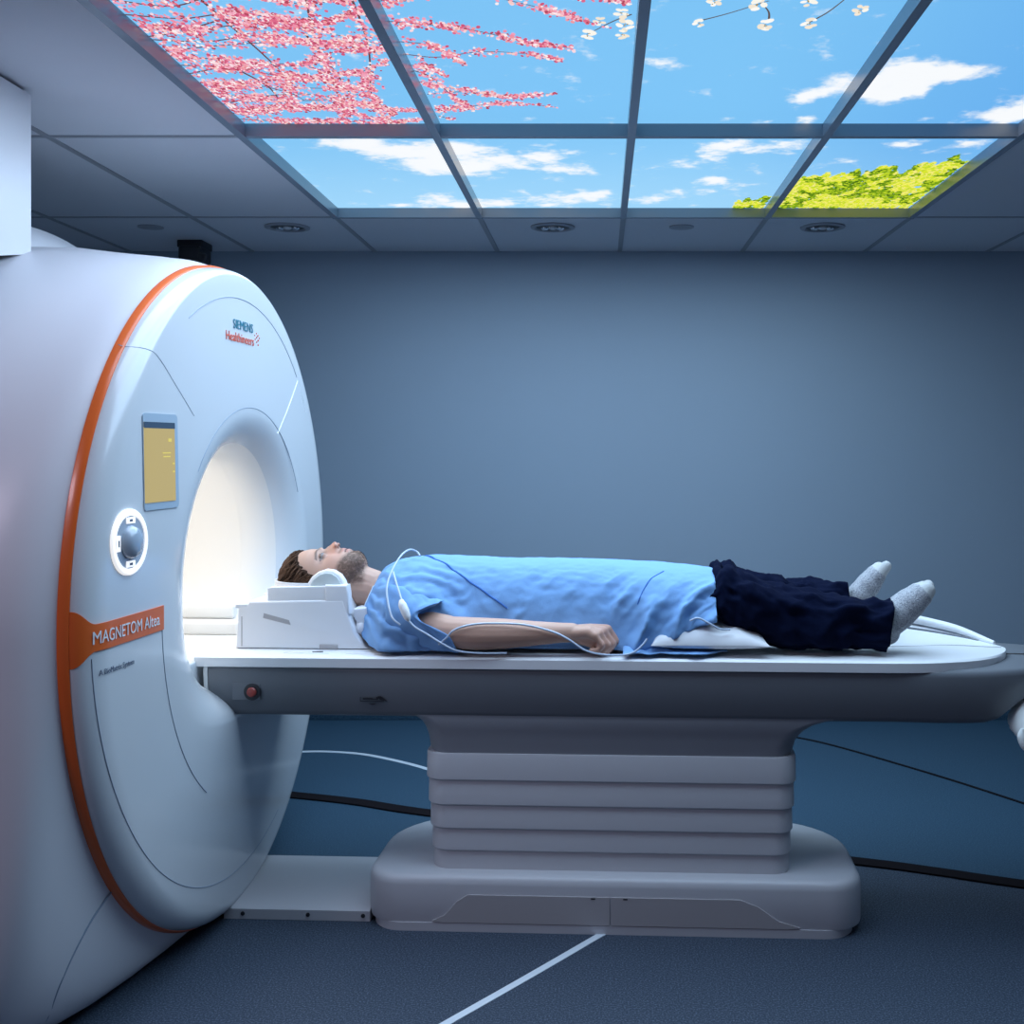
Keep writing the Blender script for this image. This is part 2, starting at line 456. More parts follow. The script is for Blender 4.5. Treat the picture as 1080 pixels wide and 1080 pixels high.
for pts, d in (([(-0.50, 2.50), (-0.32, 2.45), (-0.12, 2.55), (0.02, 2.66)], 520), ([(-0.50, 2.38), (-0.3, 2.40), (-0.08, 2.46), (0.06, 2.50)], 520), ([(-0.50, 2.62), (-0.34, 2.66), (-0.2, 2.74), (-0.07, 2.80)], 420),
               ([(-0.50, 2.84), (-0.42, 2.86), (-0.30, 2.82), (-0.18, 2.84), (-0.10, 2.88)], 260), ([(-0.49, 3.16), (-0.38, 3.14), (-0.26, 3.18), (-0.13, 3.15)], 520), ([(-0.49, 3.30), (-0.40, 3.28), (-0.28, 3.24), (-0.13, 3.28)], 420),
               ([(-0.50, 2.96), (-0.46, 3.02), (-0.42, 3.2), (-0.38, 3.30)], 460), ([(-0.50, 3.05), (-0.44, 3.10), (-0.36, 3.12)], 420), ([(-0.50, 3.36), (-0.46, 3.40)], 420), ([(-0.50, 2.75), (-0.42, 2.78), (-0.36, 2.9)], 520), ([(-0.50, 2.92), (-0.45, 2.94), (-0.42, 3.0)], 600)):
    twig(pts, 0.003, 0.001); blossoms(pts, d, 0.013)
twig([(-0.97, 2.95), (-0.93, 3.1), (-0.94, 3.28)], .004, .002); twig([(-0.93, 3.1), (-0.88, 3.16), (-0.86, 3.22)], .003, .001); twig([(-0.86, 3.49), (-0.90, 3.52), (-0.94, 3.55)], .003, .001); twig([(-0.8, 3.49), (-0.80, 3.54)], .003, .002)
def flower(x, y, s=0.017):
    s *= random.uniform(.75, 1.1)
    for k in range(5):
        a = 2 * pi * k / 5 + 0.3 + random.uniform(-.35, .35)
        dab(x + s * random.uniform(.5, .85) * cos(a), y + s * 1.5 * sin(a), s * random.uniform(.42, .66), random.choice([(0.96, 0.93, 0.85), (0.98, 0.96, 0.92), (0.9, 0.8, 0.66)]), 2, n=8, asp=random.uniform(1.1, 2.0), rot=random.uniform(-.8, .8))
    for _ in range(3): dab(x + random.gauss(0, s * .2), y + random.gauss(0, s * .4), s * 0.14, (0.42, 0.30, 0.12), 4, n=6, asp=1.5)
for pts in ([(0.07, 2.58), (0.03, 2.62), (-0.03, 2.70)], [(0.23, 2.62), (0.30, 2.57), (0.38, 2.50)], [(0.40, 2.62), (0.39, 2.56), (0.36, 2.50)], [(0.50, 2.62), (0.53, 2.56), (0.56, 2.46)]):
    twig(pts, .003, .0015, (0.12, 0.1, 0.1))
for x, y in ((0.06, 2.64), (0.0, 2.62), (-0.03, 2.70), (0.05, 2.57), (0.235, 2.63), (0.26, 2.50), (0.36, 2.52), (0.395, 2.64), (0.50, 2.63), (0.47, 2.50), (0.60, 2.55), (0.055, 2.70)): flower(x, y)
GREENS = [(0.72, 0.80, 0.03), (0.42, 0.60, 0.02), (0.85, 0.86, 0.10), (0.16, 0.32, 0.01), (0.55, 0.70, 0.03), (0.90, 0.84, 0.22), (0.07, 0.16, 0.01)]
for i in range(19000):                                 # the sunlit shrub in the last panel
    x = random.uniform(0.56, 1.31); y = random.uniform(3.80, 4.67)
    top = np.interp(x, [0.56, 0.66, 0.72, 0.80, 0.94, 1.1, 1.22, 1.31], [4.56, 4.48, 4.24, 4.10, 4.03, 4.00, 3.93, 3.90]) + 0.10 * mnoise.noise(Vector((x * 14, y * 4, 0))) + 0.08 * mnoise.noise(Vector((x * 40, y * 9, 2)))
    if y < top or (mnoise.noise(Vector((x * 10, y * 5, 7))) < -0.5): continue
    sh = mnoise.noise(Vector((x * 7, y * 6, 3)))
    sh += .7 * mnoise.noise(Vector((x * 26, y * 15, 9)))
    c = random.choice((GREENS[0], GREENS[2], GREENS[4], GREENS[5])) if sh > -0.02 else random.choice((GREENS[1], GREENS[3], GREENS[3], GREENS[6], GREENS[4]))
    dab(x, y, random.uniform(0.004, 0.009), c, random.randint(0, 4), n=5, asp=1.6, rot=random.uniform(-.6, .6))

PAN = []
for r in range(2):
    for c in range(4):
        x0, x1, y0, y1 = GX[c] + .013, GX[c + 1] - .013, GY[r] + .013, GY[r + 1] - .013
        t = thing('sky_panel', NAMES[r][c] + ' in the ceiling grid', 'ceiling panel', ((x0 + x1) / 2, (y0 + y1) / 2, CZ), 'backlit sky panels in the ceiling', frame=False)
        nx, ny = 30, 60
        bm = new(); vs = [[bm.verts.new((lerp(x0, x1, i / nx), lerp(y0, y1, j / ny), ZD)) for i in range(nx + 1)] for j in range(ny + 1)]
        for j in range(ny):
            for i in range(nx): bm.faces.new((vs[j][i], vs[j + 1][i], vs[j + 1][i + 1], vs[j][i + 1]))
        top = [bm.verts.new((x, y, ZD + .02)) for x, y in ((x0, y0), (x1, y0), (x1, y1), (x0, y1))]
        bm.faces.new(top)
        o = obj('diffuser', bm, M['sky'], t)
        me = o.data
        cl = me.attributes.new('cloud', 'FLOAT', 'POINT'); sk = me.attributes.new('sky', 'FLOAT_COLOR', 'POINT')
        bx, by = BASE[t.name][0], BASE[t.name][1]
        for i, v in enumerate(me.vertices):
            X, Y = v.co.x + bx, v.co.y + by
            s = sum(k * math.exp(-((X - a) / w_) ** 2 - ((Y - b) / h_) ** 2) for a, b, w_, h_, k in CLOUDS)
            cl.data[i].value = min(1.1, s)
            g = sm(3.2, 4.7, Y); e = sm(0.3, 1.3, X)
            a = Vector((0.20, 0.54, 0.90)).lerp(Vector((0.34, 0.66, 0.94)), g)
            a = a.lerp(Vector((0.12, 0.40, 0.84)), 0.7 * e * (1 - 0.5 * g))
            sk.data[i].color = (*a, 1)
        if (r, c) in DABS:
            V, Fc, C = DABS[(r, c)]
            me = bpy.data.meshes.new('picture_print'); me.from_pydata(V, [], Fc)
            at = me.attributes.new('tint', 'FLOAT_COLOR', 'POINT'); at.data.foreach_set('color', np.array(C, dtype=np.float32).ravel())
            p = obj('picture_print', me, M['print'], t)
        ld = bpy.data.lights.new('panel_tubes', 'AREA'); ld.shape = 'RECTANGLE'; ld.size = x1 - x0 - .02; ld.size_y = y1 - y0 - .02
        PAN.append(ld); ld.color = (0.58, 0.78, 1.0); ld.energy = 10.5
        lo = bpy.data.objects.new('panel_light', ld); COL.objects.link(lo); lo.location = ((x0 + x1) / 2, (y0 + y1) / 2, CZ - 0.008)

# recessed downlights, unlit
for i, (x, where) in enumerate(((-1.385, 'left, above the scanner'), (-0.21, 'middle, above the patient\'s chest'), (0.985, 'right, above the patient\'s feet'))):
    t = thing('downlight', 'unlit round chrome downlight by the back wall, ' + where, 'ceiling light', (x, 4.89, CZ), 'recessed downlights along the back wall', frame=False)
    bm = new(); lathe(bm, [(0.098, 0.0), (0.098, -0.006), (0.080, -0.009), (0.074, -0.004), (0.074, -0.001)], (x, 4.89, CZ)); obj('trim_ring', bm, M['tbar_dim'], t)
    bm = new(); lathe(bm, [(0.074, -0.002), (0.070, -0.0035), (0.05, -0.0025), (0.0, -0.002)], (x, 4.89, CZ)); obj('reflector', bm, M['dark'], t)
    for k in (-1, 0, 1):
        bm = new(); ell(bm, (x + k * 0.034, 4.89 + 0.008 * abs(k), CZ - 0.004), (0.020, 0.022, 0.010)); obj('bulb', bm, M['chrome'] if k else M['bulb'], t)
for x, lb in ((-1.99, 'small round detector in the dim ceiling tile left of the left downlight'), (0.36, 'small round detector in the ceiling between middle and right downlights')):
    t = thing('ceiling_detector', lb, 'detector', (x, 4.89, CZ), 'ceiling detectors', frame=False)
    bm = new(); lathe(bm, [(0.055, 0), (0.055, -0.004), (0.03, -0.008), (0.0, -0.009)], (x, 4.89, CZ)); obj('detector_plate', bm, M['tbar_dim'], t)
# dark camera hung from the ceiling behind the scanner
t = thing('security_camera', 'small black camera hanging under the ceiling behind the scanner', 'camera', (-1.93, 5.25, CZ), frame=False)
bm = new(); box(bm, (-1.99, 5.19, CZ - 0.035), (-1.87, 5.33, CZ), 0.006); obj('mount_plate', bm, M['dark'], t)
bm = new(); box(bm, (-1.975, 5.16, CZ - 0.10), (-1.87, 5.32, CZ - 0.03), 0.015); obj('camera_body', bm, M['dark'], t)
bm = new(); lathe(bm, [(0.022, -0.0), (0.022, -0.03), (0.016, -0.034), (0, -0.03)], (-1.855, 5.17, CZ - 0.09), 'y', 20); obj('lens', bm, M['dark'], t)

# floor tape, rubber strip and seam
def ribbon(pts, w, z, n=10, h=0.0015):
    P = spline([(a, b, 0) for a, b in pts], n); bm = new(); rings = []
    for i, p in enumerate(P):
        d = (P[min(i + 1, len(P) - 1)] - P[max(i - 1, 0)]).normalized(); s = Vector((-d.y, d.x, 0)) * w / 2
        rings.append([p - s + Vector((0, 0, z)), p + s + Vector((0, 0, z)), p + s + Vector((0, 0, z + h)), p - s + Vector((0, 0, z + h))])
    loft(bm, rings); return fixn(bm)
tag(obj('floor_tape', ribbon([(0.05, 3.14), (-0.18, 2.838), (-0.364, 2.602), (-0.52, 2.40)], 0.022, 0), M['tape'], frame=False), 'straight white tape line on the navy floor in front of the couch', 'floor tape', 'floor tape lines')
tag(obj('floor_tape', ribbon([(-1.9, 4.78), (-1.6, 4.88), (-1.343, 4.92), (-1.195, 4.92), (-1.038, 4.875), (-0.873, 4.772), (-0.732, 4.66), (-0.45, 4.40), (-0.2, 4.10)], 0.024, 0), M['tape'], frame=False), 'curved white tape line on the blue floor behind the couch', 'floor tape', 'floor tape lines')
tag(obj('floor_strip', ribbon([(-2.6, 4.60), (-1.8, 4.47), (-1.234, 4.312), (-0.938, 4.22), (-0.643, 4.094), (0.1, 3.84), (0.827, 3.618), (1.077, 3.525), (1.31, 3.425), (2.2, 3.07)], 0.062, 0, h=0.006), M['strip'], frame=False), 'dark rubber strip laid across the blue floor behind the couch', 'floor strip')
tag(obj('floor_seam', ribbon([(0.3, 5.36), (0.6, 5.30), (0.955, 5.128), (1.312, 4.674), (1.613, 4.203), (1.95, 3.6)], 0.012, 0, h=0.004), M['strip'], frame=False), 'thin dark seam line on the blue floor at right, under the couch end', 'floor seam')  # flooring seam, laid as a thin dark ribbon

# boxed duct from ceiling to scanner top
t = thing('boxed_duct', 'plain white boxed duct between ceiling and scanner top at far left', 'duct', (-1.85, 2.72, 1.84), frame=False)
bm = new(); prism(bm, [(2.30, CZ - .012), (2.30, 1.60), (2.45, 1.70), (2.60, 1.77), (2.72, 1.815), (2.863, 1.855), (3.02, 1.886), (3.02, CZ - .012)], -1.556, axis=0, a0=-2.25); obj('duct_panel', bm, M['body_white'], t, angle=20)
bm = new(); box(bm, (-2.23, 2.32, CZ - 0.014), (-1.575, 3.0, CZ + 0.0)); obj('joint_gap', bm, M['dark'], t)

# ================================================================== THE SCANNER
SC = thing('mri_scanner', 'big round white scanner with orange rim and glowing tunnel', 'scanner', (-1.1, -0.14, 0))
NT = 160
VB, ZB, RB = -0.07, 1.0, 0.345                 # bore
FC, FR, FZ, FRv = -0.145, 0.775, 0.956, 0.900   # front outline
RC, RR, RZ, RRv = -0.136, 0.881, 0.945, 0.931   # rim
U0, U1 = -1.047, -1.095
FLC, FLR, FLZ = -0.09, 0.54, 0.965
def dome(s): return U0 + 0.022 * (1 - s * s)
def face_u(v, z):
    f = lambda q: ((v - lerp(FC, RC, q)) / lerp(FR, RR, q)) ** 2 + ((z - lerp(FZ, RZ, q)) / lerp(FRv, RRv, q)) ** 2
    s = sqrt(f(0))
    if s <= 1: return dome(s)
    a, b = 0.0, 1.0
    for _ in range(30):
        m = (a + b) / 2
        if f(m) > 1: a = m
        else: b = m
    return U0 - (U0 - U1) * (1 - sqrt(max(0, 1 - a * a)))
def flare_rim(t):
    c, s_ = cos(t), sin(t)
    if s_ >= 0: return FLC + FLR * c, FLZ + 0.50 * s_
    n = 2 / 3.2
    return FLC + FLR * math.copysign(abs(c) ** n, c), FLZ - 0.385 * abs(s_) ** n
def flare_pt(t, a):
    """a 0..pi/2 from the face into the bore"""
    k = sin(a); R0v = 0.50 if sin(t) > 0 else 0.46
    v0, z0 = flare_rim(t)
    v1 = VB + RB * cos(t); z1 = ZB + RB * sin(t)
    return Vector((lerp(face_u(v0, z0), -1.205, 1 - cos(a)), lerp(v0, v1, k), lerp(z0, z1, k)))
bm = new(); rings = []
A = [2 * pi * k / NT for k in range(NT)]
for j in range(14, -1, -1): rings.append([flare_pt(t, (pi / 2) * j / 14) for t in A])
for j in range(1, 13):
    q = j / 12; r = []
    for t in A:
        R0v = 0.50 if sin(t) > 0 else 0.46
        v = lerp(flare_rim(t)[0], FC + FR * cos(t), q); z = lerp(flare_rim(t)[1], FZ + FRv * sin(t), q)
        s = sqrt(((v - FC) / FR) ** 2 + ((z - FZ) / FRv) ** 2)
        r.append(Vector((dome(min(1, s)), v, z)))
    rings.append(r)
for j in range(1, 11):
    a = j / 10 * pi / 2; q = sin(a); u = U0 - (U0 - U1) * (1 - cos(a))
    rings.append([Vector((u, lerp(FC, RC, q) + lerp(FR, RR, q) * cos(t), lerp(FZ, RZ, q) + lerp(FRv, RRv, q) * sin(t))) for t in A])
loft(bm, rings, True, False, False); fixn(bm)
fco = obj('front_cover', bm, [M['gloss_white'], M['bore']], SC, angle=60)
for p in fco.data.polygons:
    if p.center.x + BASE[SC.name].x < -1.10 and (p.center.y + BASE[SC.name].y - FLC) ** 2 + (p.center.z - FLZ) ** 2 < 0.45 ** 2: p.material_index = 1
# bore tube
bm = new(); rings = []
for u in (-1.2035, -1.5, -1.9, -2.3, -2.7, -2.95): rings.append([Vector((u, VB + (RB - .0005) * cos(t), ZB + (RB - .0005) * sin(t))) for t in A])
loft(bm, rings, True, False, False); obj('bore_lining', bm, M['bore'], SC)
bm = new(); box(bm, (-2.9, VB - 0.235, 0.72), (-1.15, VB + 0.31, 0.755), 0.008); obj('bore_rail', bm, M['bore'], SC)
bm = new(); box(bm, (-2.9, VB + 0.225, 0.752), (-1.17, VB + 0.30, 0.80), 0.012); box(bm, (-2.9, VB + 0.27, 0.80), (-1.2, VB + 0.318, 0.845), 0.01); obj('bore_ledge', bm, M['bore'], SC)
pts = [(VB + 0.43 * cos(radians(a)), 0.985 + 0.43 * sin(radians(a))) for a in np.linspace(213, 327, 30)]
bm = new(); prism(bm, pts, -1.135, axis=0, a0=-1.20, bev=0.006); obj('bore_apron', fixn(bm), M['gloss_white'], SC)
# orange rim
bm = new(); rings = []
for u, k in ((U1 + 0.004, -0.012), (U1 + 0.004, 0.002), (U1 - 0.002, 0.006), (U1 - 0.020, 0.006), (U1 - 0.024, 0.0), (U1 - 0.024, -0.015)):
    rings.append([Vector((u, RC + (RR + k) * cos(t), RZ + (RRv + k) * sin(t))) for t in A])
loft(bm, rings, True, False, False); obj('orange_rim', fixn(bm), M['orange'], SC)
# body behind the rim: round at the rim, growing into a housing that stands on the floor
bm = new(); rings = []
def body_ring(u, w, g):
    r = []
    for t in A:
        c, s = cos(t), sin(t)
        e = Vector((RC + RR * c, RZ + RRv * s))
        rh, rt = 0.97 + g, 0.965 + g
        if s >= 0: d = Vector((RC + rh * math.copysign(abs(c) ** 1.12, c), RZ + rt * abs(s) ** 1.12))
        else:
            n = 2 / 8.0
            d = Vector((RC + rh * math.copysign(abs(c) ** n, c), max(0.012, RZ - 0.935 * abs(s) ** n)))
        p = e.lerp(d, w); r.append(Vector((u, p.x, max(0.012, p.y))))
    return r
for u, w, g in ((-1.112, 0, 0), (-1.12, .12, 0), (-1.135, .35, 0), (-1.155, .58, 0), (-1.18, .77, 0), (-1.21, .90, 0), (-1.235, .975, 0), (-1.26, 1, 0.003), (-1.38, 1, 0.015), (-1.5, 1, 0.030), (-1.7, 1, 0.035), (-2.0, 1, 0.04), (-2.4, 1, .04), (-2.7, 1, .03), (-2.9, .95, 0), (-2.98, .85, -.03)):
    rings.append(body_ring(u, w, g))
loft(bm, rings, True, False, False)
hole = [Vector((-2.98, VB + RB * cos(t), ZB + RB * sin(t))) for t in A]
loft(bm, [rings[-1], hole], True, False, False); bmesh.ops.remove_doubles(bm, verts=bm.verts[:], dist=1e-5)
obj('housing', fixn(bm), M['body_white'], SC, angle=60)
# toe kick under the housing
# service hump on top
bm = new(); rings = []
for u, k in ((-1.62, 0.0), (-1.64, .35), (-1.68, .7), (-1.74, .92), (-1.82, 1.0), (-2.4, 1.0), (-2.5, .7), (-2.55, 0)):
    rings.append([Vector((u, 0.02 + 0.50 * cos(t) * (.55 + .45 * k), 1.78 + 0.275 * k * (abs(sin(t)) ** .6) * (1 if sin(t) > 0 else -.3))) for t in A])
loft(bm, rings); obj('top_hump', fixn(bm), M['body_white'], SC, angle=60)

def seam(name, pts, m, r=0.0022, n=8, eps=0.0):
    P = spline([(0, a, b) for a, b in pts], n)
    bm = new(); tube(bm, [(face_u(p.y, p.z) + eps, p.y, p.z) for p in P], r, 6); return obj(name, bm, m, SC)
arc = lambda c, z, rh, rv, a0, a1, n=24: [(c + rh * cos(radians(lerp(a0, a1, k / n))), z + rv * sin(radians(lerp(a0, a1, k / n)))) for k in range(n + 1)]
seam('panel_seam', arc(FC, FZ, 0.785, 0.835, 50, 118), M['seam'], 0.0014)
seam('panel_seam', arc(FC, FZ, 0.84, 0.822, 184, 292, 40), M['seam'], 0.0013)
seam('panel_seam', arc(-0.06, 0.95, 0.63, 0.63, 182, 235), M['seam'], 0.0014)
seam('panel_seam', arc(-0.10, 0.97, 0.50, 0.505, 28, 140), M['seam'], 0.0012)
seam('panel_seam', [(0.369, 1.582), (0.252, 1.488), (0.132, 1.40)], M['seam_light'], 0.0016)
seam('panel_seam', [(-0.79, 1.60), (-0.70, 1.585), (-0.60, 1.515), (-0.501, 1.44)], M['seam'], 0.0010)
seam('panel_seam', [(0.37, 1.585), (0.42, 1.53), (0.46, 1.48)], M['seam_light'], 0.0012)
# housing seam low on the left, along the flank
def housing_hit(v, z):
    """u where the housing flank (lower near quarter) passes through (v, z)"""
    lo, hi = 0.0, 1.0
    best = None
    for u, w in zip(np.linspace(-1.112, -1.31, 60), [np.interp(x, [0.0, .008, .023, .043, .068, .098, .133, .168], [0, .12, .35, .58, .77, .90, .97, 1.0]) for x in np.linspace(0, .198, 60)]):
        ring = body_ring(u, w, 0)
        ang = math.atan2((z - RZ) / 0.935, (v - RC) / 0.93)
        d = min(((p.y - v) ** 2 + (p.z - z) ** 2, p.x) for p in ring[NT // 2:3 * NT // 4 + 4])
        if best is None or d[0] < best[0]: best = (d[0], d[1])
    return best[1]
P = [(housing_hit(v, z) + 0.0005, v, z) for v, z in ((-0.72, 0.335), (-0.79, 0.315), (-0.85, 0.278), (-0.895, 0.225), (-0.925, 0.16), (-0.925, 0.09), (-0.905, 0.04))]
bm = new(); tube(bm, P, 0.0025, 6, smooth=6); obj('panel_seam', bm, M['seam'], SC)

# orange name band on the face (wraps over the edge to the rim)
def patch(v0, v1, zlo, zhi, nv=30, nz=6, eps=0.003):
    bm = new(); rows = []
    for j in range(nz + 1):
        row = []
        for i in range(nv + 1):
            v = lerp(v0, v1, (i / nv) ** 1.8); z = lerp(zlo(v), zhi(v), j / nz)
            row.append(bm.verts.new((face_u(v, z) + eps, v, z)))
        rows.append(row)
    for a, b in zip(rows, rows[1:]):
        for i in range(nv): bm.faces.new((a[i], a[i + 1], b[i + 1], b[i]))
    r = bmesh.ops.extrude_face_region(bm, geom=bm.faces[:])
    for g in r['geom']:
        if isinstance(g, bmesh.types.BMVert): g.co.x -= 0.006
    return fixn(bm)
bz0 = lambda v: 0.914 - 0.034 * (sm(-0.965, -1.02, v) ** 2)
bz1 = lambda v: 0.973 + 0.034 * (sm(-0.965, -1.02, v) ** 2)
band = obj('name_band', patch(-1.0175, -0.685, bz0, bz1, 80, 8), M['orange'], SC)
def lettering(name, s, size, v0, z0, width, m, parent, slope=0.0, eps=0.0045, bold=0.0):
    me = text_mesh(s, size, lambda x, y, z: Vector((face_u(v0 + x, z0 + y) + eps + z, v0 + x, z0 + y + slope * x)), width, bold=bold)
    return obj(name, me, m, parent)
lettering('lettering', 'MAGNETOM Altea', 0.040, -0.985, 0.930, 0.275, M['white_ink'], band, bold=0.0)
lettering('small_lettering', 'A BioMatrix System', 0.018, -0.965, 0.858, 0.14, M['grey_ink'], SC, eps=0.002)
lettering('logo_lettering', 'SIEMENS', 0.038, -0.222, 1.700, 0.155, M['teal'], SC, eps=0.002, bold=0.0)
lettering('logo_lettering', 'Healthineers', 0.038, -0.278, 1.662, 0.215, M['orange_ink'], SC, eps=0.002, bold=0.0)
bm = new()
for dv, dz, r in ((0, 0, .0035), (.012, .006, .004), (.012, -.008, .004), (.024, .012, .0045), (.025, -.002, .005), (.023, -.016, .004), (.036, .006, .0035), (.012, .018, .003), (-.004, .011, .0025)):
    v, z = -0.048 + dv, 1.684 + dz
    r *= .62
    lathe(bm, [(r, -0.003), (r, 0.002), (0, 0.002)], (face_u(v, z), v, z), 'u', 10)
obj('logo_dots', bm, M['orange_ink'], SC)

# touch screen
def plate(v0, v1, z0, z1, th, bev, uo=0.0):
    bm = new(); pts = []
    for cx, cz, a0 in ((v1 - bev, z1 - bev, 0), (v0 + bev, z1 - bev, 90), (v0 + bev, z0 + bev, 180), (v1 - bev, z0 + bev, 270)):
        for k in range(6): pts.append((cx + bev * cos(radians(a0 + 18 * k)), cz + bev * sin(radians(a0 + 18 * k))))
    A_ = [bm.verts.new((face_u(a, b) + th, a, b)) for a, b in pts]; B_ = [bm.verts.new((face_u(a, b) - 0.004, a, b)) for a, b in pts]
    bm.faces.new(A_); bm.faces.new(B_[::-1])
    for k in range(len(pts)): bm.faces.new((A_[k - 1], A_[k], B_[k], B_[k - 1]))
    return fixn(bm)
sc = obj('touch_screen', plate(-0.776, -0.602, 1.208, 1.440, 0.003, 0.012), M['bezel'], SC)
obj('display', plate(-0.774, -0.621, 1.226, 1.419, 0.0042, 0.002), M['screen'], sc)
obj('status_bar', plate(-0.774, -0.621, 1.404, 1.419, 0.0052, 0.002), M['screen_bar'], sc)
for v0, v1, z0, z1 in ((-0.655, -0.640, 1.372, 1.380), (-0.685, -0.645, 1.343, 1.346), (-0.682, -0.648, 1.334, 1.337), (-0.634, -0.626, 1.316, 1.320), (-0.634, -0.626, 1.296, 1.300)):
    obj('icon', plate(v0, v1, z0, z1, 0.0050, 0.0008), M['screen_mark'], sc)
# control dial
kv, kz = -0.848, 1.141
ku = face_u(kv, kz) + 0.003
tilt = Matrix.Rotation(radians(-4.5), 3, 'Z')
def tilted(bm):
    for v in bm.verts: v.co = tilt @ (v.co - Vector((ku, kv, kz))) + Vector((ku, kv, kz))
    return bm
bm = new(); lathe(bm, [(0.076, -0.02), (0.076, 0.002), (0.073, 0.005), (0.062, 0.005), (0.060, 0.002), (0.0, 0.0)], (ku, kv, kz), 'u', 48); kn = obj('control_dial', tilted(bm), M['ring_lit'], SC)
bm = new(); lathe(bm, [(0.0605, 0.001), (0.0605, 0.003), (0.040, 0.0035), (0.0, 0.003)], (ku, kv, kz), 'u', 48); obj('dial_face', tilted(bm), M['dial'], kn)
bm = new(); lathe(bm, [(0.038, 0.002), (0.037, 0.010), (0.031, 0.019), (0.018, 0.024), (0.0, 0.025)], (ku, kv, kz), 'u', 40); obj('knob', tilted(bm), M['knob'], kn)
for a, hw, hh in ((90, .018, .007), (180, .007, .018), (270, .018, .007)):
    c = Vector((ku + 0.004, kv + 0.050 * cos(radians(a)), kz + 0.050 * sin(radians(a))))
    bm = new(); box(bm, c - Vector((.001, hw, hh)), c + Vector((.0012, hw, hh))); mk = obj('dial_key', tilted(bm), M['ring_lit'], kn)
    bm = new(); box(bm, c + Vector((0, -hw * .35, -hh * .4)), c + Vector((.0018, hw * .35, hh * .4))); obj('key_symbol', tilted(bm), M['grey_ink'], kn)
# light inside the bore
for u, e in ((-1.30, 2.0), (-1.70, 1.1), (-2.4, 1.5)):
    ld = bpy.data.lights.new('bore_lamp', 'AREA'); ld.shape = 'RECTANGLE'; ld.size = 0.20; ld.size_y = 0.2
    ld.energy = e; ld.color = (1.0, 0.90, 0.78)
    lo = bpy.data.objects.new('bore_light', ld); COL.objects.link(lo)
    lo.location = O + UD * u + VD * VB + Vector((0, 0, ZB + RB - 0.02)); lo.rotation_euler = (0, 0, -PSI)

# ================================================================== THE COUCH
CT = thing('patient_table', 'long grey scanner table with white top on a white ribbed pedestal', 'table', (0.04, 0, 0))
def rr_ring(u0, u1, v0, v1, z, n=4.0, N=96, f=None):
    cu, cv, a, b = (u0 + u1) / 2, (v0 + v1) / 2, (u1 - u0) / 2, (v1 - v0) / 2
    r = []
    for k in range(N):
        t = 2 * pi * k / N; c, s = cos(t), sin(t)
        r.append(Vector((cu + a * math.copysign(abs(c) ** (2 / n), c), cv + b * math.copysign(abs(s) ** (2 / n), s), z)))
    return r
def corner_ring(u0, u1, v0, v1, z, rad, rear=None, seg=10):
    pts = []; rear = rear or rad
    for cx, cy, a0, rad in ((u1 - rear, v1 - rear, 0, rear), (u0 + rear, v1 - rear, 90, rear), (u0 + rad, v0 + rad, 180, rad), (u1 - rad, v0 + rad, 270, rad)):
        for k in range(seg + 1): pts.append(Vector((cx + rad * cos(radians(a0 + 90 * k / seg)), cy + rad * sin(radians(a0 + 90 * k / seg)), z)))
    return pts
# base
bm = new(); rings = []
for z, d in ((0.022, 0.002), (0.030, 0.0), (0.128, 0.0), (0.142, 0.003), (0.150, 0.009), (0.154, 0.018), (0.155, 0.03)):
    rings.append(corner_ring(-0.658 + d, 0.748 - d, -0.25 + d, 0.28 - d, z, 0.10 - d, 0.25 - d))
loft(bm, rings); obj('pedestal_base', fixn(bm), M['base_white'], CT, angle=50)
bm = new(); loft(bm, [corner_ring(-0.640, 0.722, -0.252, 0.25, 0, 0.09, 0.22), corner_ring(-0.640, 0.722, -0.252, 0.25, 0.024, 0.09, 0.22)]); obj('plinth', fixn(bm), M['base_white'], CT, angle=50)
for a, b, c in ((-0.46, -0.36, 0.038), (0.565, 0.40, 0.042)):
    pts = [(a, 0.030), (a + (b - a) * .35, 0.046), (a + (b - a) * .7, 0.085), (b, 0.104), (c, 0.104), (c, 0.026), (a + (b - a) * .2, 0.026)]
    bm = new(); prism(bm, pts, -0.2535, axis=1, a0=-0.24); fixn(bm); p = obj('access_panel', bm, M['base_grey'], CT); p['label'] = 'greyer inset front panel'
for x in (-0.008, 0.082):
    bm = new(); box(bm, (x - .006, -0.2545, 0.098), (x + .006, -0.252, 0.102)); obj('latch', bm, M['dark'], CT)
# bellows tiers
zt = [0.486, 0.412, 0.340, 0.272, 0.208, 0.152]
for i in range(5):
    d = 0.0044 * i
    bm = new(); rings = []
    for z, e in ((zt[i] + .002, 0.002), (zt[i] - 0.003, 0.0), (zt[i + 1] + 0.003, -0.0012), (zt[i + 1], 0.001)):
        rings.append(corner_ring(-0.492 + d + e, 0.564 - d - e, -0.212 + d + e, 0.212 - d - e, z, 0.055))
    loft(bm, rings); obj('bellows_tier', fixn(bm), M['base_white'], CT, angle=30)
# grey neck
bm = new(); rings = []
for z, a, b, v in ((0.486, -0.478, 0.550, 0.205), (0.50, -0.484, 0.556, 0.208), (0.53, -0.488, 0.565, 0.212), (0.555, -0.495, 0.585, .218), (0.575, -0.505, 0.615, .224), (0.590, -0.525, 0.66, .224), (0.600, -0.56, 0.72, .224)):
    rings.append(corner_ring(a, b, -v, v, z, 0.06))
loft(bm, rings); obj('neck', fixn(bm), M['neck'], CT)
